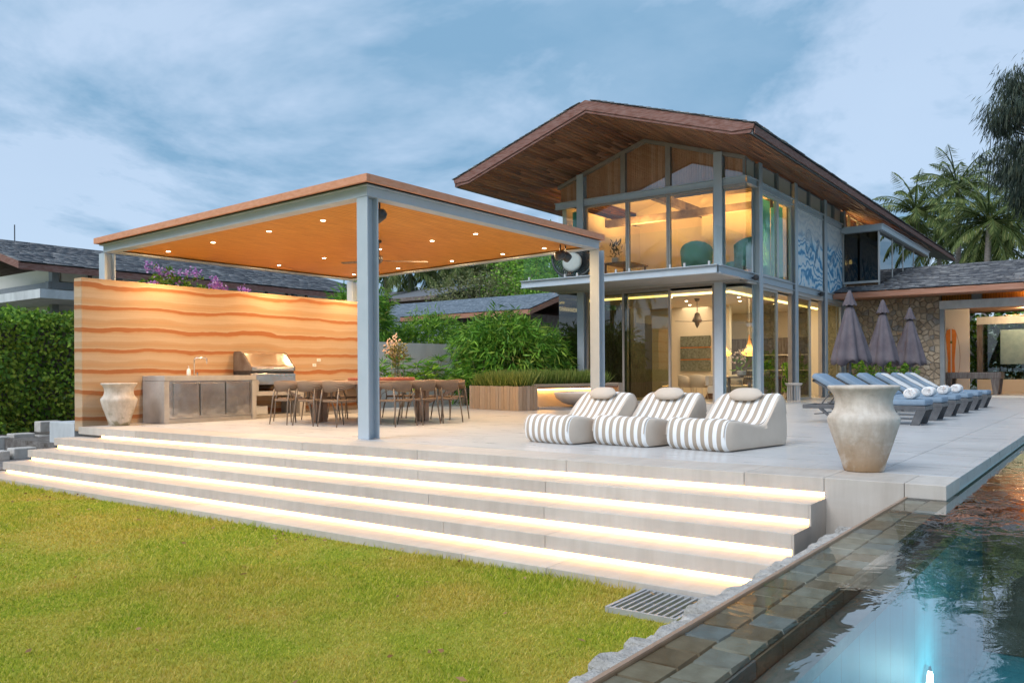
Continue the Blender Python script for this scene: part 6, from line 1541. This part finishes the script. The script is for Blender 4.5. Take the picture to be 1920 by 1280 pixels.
# ================================================================== trees
frond_me = []
def make_frond(seed, e0, L, bend):
    r = np.random.default_rng(seed); n = 26; pts = []; p = np.zeros(3); e = e0
    for k in range(n):
        pts.append(p.copy()); p = p + np.array([math.cos(e), 0.02 * math.sin(k), math.sin(e)]) * L / n; e -= bend / n * (0.5 + k / n)
    pts = np.array(pts); P, D, LL = [], [], []
    for k in range(3, n):
        d = nrm(pts[min(k + 1, n - 1)] - pts[k - 1])
        for sg in (-1, 1):
            for q in range(2):
                f = k / n; P.append(pts[k] + d * q * L / n * .5); out = np.array([0, sg, 0]) * .85 + d * .62 + np.array([0, 0, -.42 - .35 * f]) + r.normal(0, .12, 3); D.append(out); LL.append(L * .27 * (math.sin(PI * min(f * .85 + .16, 1)) ** .7) * r.uniform(.8, 1.1))
    V, F = leaf_arrays(np.array(P), np.array(D), np.array(LL), L * .020, .10, up=np.array([0, 0, 1.0]))
    O = []; rb = MB(); rb.tube([tuple(q) for q in pts[::3]], [L * .012 * (1 - k / 10) + .004 for k in range(len(pts[::3]))], 4, cap=False)
    v2 = np.array(rb.v); f2 = np.array(rb.f); V, F = join_arrays([(V, F), (v2, f2)])
    o = fast_mesh('frond', V, F, 'leaf_palm'); me = o.data; bpy.data.objects.remove(o); return me
for i, (e0, bend) in enumerate(((75, 70), (55, 85), (38, 95), (15, 95), (-12, 75), (-45, 45))): frond_me.append(make_frond(i, rad(e0), 1.0, rad(bend)))
def palm(label, x, yy, z0, h, L, group, lean=(0, 0), nf=20):
    t = thing('coconut_palm', label, 'palm tree', (x, yy, z0), 0, group)
    top = Vector((x + lean[0], yy + lean[1], z0 + h))
    pts = [(x + lean[0] * s_ ** 1.7, yy + lean[1] * s_ ** 1.7, z0 + h * s_) for s_ in [k / 8 for k in range(9)]]
    MB().tube(pts, [.24 - .012 * k for k in range(9)], 8).build('trunk', 'palm_bark', t, smooth=True)
    for k in range(nf):
        v = min(int(6 * (k + R.uniform(-.6, .6)) / nf), 5); v = max(v, 0)
        o = bpy.data.objects.new('frond', frond_me[v]); COL.objects.link(o); o.parent = t; o.location = (lean[0], lean[1], h)
        s_ = L * R.uniform(.85, 1.12); o.scale = (s_, s_, s_); o.rotation_euler = (R.uniform(-.15, .15), R.uniform(-.1, .1), k * 2.399 + R.uniform(-.3, .3))
    return t
RG = 'coconut palms behind the garden wing'
for i, (x, yy, h, ln, lab) in enumerate(((57, 10.2, 11.4, (0, .3), 'coconut palm nearest the villa roof end'), (62, 8.8, 13.6, (-.4, 0), 'tallest coconut palm behind the garden wing'), (52, 6.2, 9.6, (.2, -.3), 'coconut palm with broad drooping fronds above the wing roof'), (58, 4.6, 11.2, (.3, 0), 'coconut palm partly hidden by the dark feathery tree'), (66, 10.6, 11.2, (0, 0), 'coconut palm set back behind the other wing palms'), (60, 6.2, 9.4, (0, 0.2), 'shorter coconut palm between the taller wing palms'), (70, 9.0, 10.2, (.3, .2), 'farthest coconut palm low between the wing palm trunks'))):
    palm(lab, x, yy, -.6, h, 3.5, RG, ln, 28)
LG = 'coconut palms beyond the blue slate roof'
for i, (x, yy, h) in enumerate(((48.2, 45.8, 9.8), (51.5, 51.5, 10.2), (55.2, 49.7, 11.2), (50.5, 42.6, 10.2), (56.2, 45.1, 10.9), (52.4, 40.1, 10.6), (60.9, 45.4, 11.4), (58.7, 41.7, 11.6), (65.8, 45.5, 11.7), (63.6, 55.2, 11.6))):
    palm('coconut palm in the grove beyond the blue slate roof', x, yy, -.6, h, 4.0, LG, (R.uniform(-.6, .6), R.uniform(-.6, .6)), 22)
BG = 'coconut palms across the lawn mirrored in the windows'
for i, (x, yy, h) in enumerate(((-10, 20, 8.5), (-12, 25.5, 9.5), (-11, 30, 8.8), (-16, 15, 9.8), (-15, 34, 10.2))):
    palm('coconut palm across the lawn mirrored in the upstairs windows', x, yy, -.75, h, 3.4, BG, (R.uniform(-.5, .5), R.uniform(-.5, .5)), 18)
def tree(name, label, x, yy, z0, h, cr, mat, n=5000, leaf=.28, group=None, trunk=.18, droop=.1, clumps=26, ck=.30, wk=(.4, .6), nb=26):
    t = thing(name, label, 'tree', (x, yy, z0), 0, group); c = Vector((x, yy, z0 + h - cr[2]))
    MB().tube([(x, yy, z0), (x + .1, yy, z0 + (h - 2 * cr[2]) * .6 + .3), tuple(c)], [trunk, trunk * .8, trunk * .4], 8).build('trunk', 'bark', t, smooth=True)
    cc = []
    for k in range(clumps):
        d = Vector((R.gauss(0, 1), R.gauss(0, 1), R.gauss(0, 1))).normalized(); q = R.uniform(.45, 1.0) ** .7
        e = c + Vector((d.x * cr[0] * q, d.y * cr[1] * q, d.z * cr[2] * q)); cc.append(e)
        if k < nb: MB().tube([tuple(c - Vector((0, 0, cr[2] * .7))), tuple(c + (e - c) * .5 + Vector((0, 0, -.1))), tuple(e)], [trunk * .4, trunk * .2, trunk * .06], 5).build('branch', 'bark', t)
    cc = np.array([tuple(e) for e in cc]); idx = NR.integers(0, clumps, n); cs = np.mean(cr) * ck
    P = cc[idx] + NR.normal(0, 1, (n, 3)) * np.array([cs, cs, cs * .65]); D = P - cc[idx] + NR.normal(0, .3, (n, 3)); D[:, 2] -= droop
    V, F = leaf_arrays(P, D, NR.uniform(.6, 1.2, n) * leaf, NR.uniform(*wk, n) * leaf); fast_mesh('crown', V, F, mat, t)
    return t
tree('leafy_tree', 'light green spreading tree beside the balcony and egg chair', 45.8, 30.8, -.4, 10.2, (3.6, 3.6, 3.0), 'leaf_light', 7000, .30, clumps=40)
tree('leafy_tree', 'olive brown bushy tree between the far roof and the blue slate roof', 40.6, 32.6, -.4, 7.3, (2.6, 2.6, 1.6), 'leaf_olive', 4500, .22)
tree('leafy_tree', 'small yellow green tree above the ridge of the blue slate roof', 42.5, 31.3, -.4, 7.3, (1.7, 1.7, 1.5), 'leaf_light', 3000, .22)
tree('leafy_tree', 'bright green tree crown just under the balcony slab', 41.5, 27.8, -.4, 7.0, (2.4, 2.2, 1.3), 'leaf_light', 3500, .22)
tree('leafy_tree', 'dense dark green tree at the back of the palm grove', 64, 46, -.4, 7.2, (5, 5, 2.6), 'leaf_hedge', 5000, .5)
tree('leafy_tree', 'wide green tree filling the gap behind the palm grove', 62, 37, -.4, 7.2, (5, 5, 2.6), 'leaf_hedge', 5000, .5)
tree('leafy_tree', 'green tree far beyond the pavilion and the brown house', 54, 52, -.4, 7.2, (5, 5, 2.6), 'leaf_hedge', 5000, .5)
tree('leafy_tree', 'yellow green garden tree beside the neighbour canopy', 10.6, 30.0, -.6, 3.9, (1.6, 1.6, 1.0), 'leaf_light', 1800, .2)
tree('feathery_tree', 'dark feathery casuarina tree reaching in above the garden wing', 36.9, 2.05, -.2, 13.0, (2.6, 2.1, 3.3), 'leaf_dark', 26000, .38, trunk=.22, droop=1.6, clumps=85, ck=.115, wk=(.06, .11), nb=85)
tree('leafy_tree', 'green tree behind the games room rear glass', 47, 5.5, -.2, 4.6, (3, 4, 1.9), 'leaf_hedge', 3500, .35)
for i, (x, yy) in enumerate(((46, -13), (52, -9), (40, -17), (58, -16), (34, -24))):
    tree('leafy_tree', 'dense green tree across the pool mirrored in the side windows', x, yy, -.9, R.uniform(7, 9), (3.4, 3.4, 2.8), 'leaf_hedge', 3500, .4, 'trees across the pool mirrored in the side windows')
hb = thing('rear_hedge', 'clipped green hedge seen through the games room rear glass', 'hedge', (43, 3, -.2)); n = 5000
P = np.stack([42 + NR.uniform(0, .6, n), NR.uniform(-6, 8, n), NR.uniform(-.06, 1.5, n)], 1); V, F = leaf_arrays(P, np.stack([-np.ones(n), NR.normal(0, .6, n), NR.normal(.2, .6, n)], 1), .13, .08); fast_mesh('foliage', V, F, 'leaf_hedge', hb)
# shrub in front of the stone wall
bush('round_shrub', 'rounded green shrub with yellow leaves in front of the stone wall', (30.6, 6.7, .95), (.7, .95, .75), 420, 6, .15, .07, 'leaf_light', droop=0, cat='shrub', shell=.5)
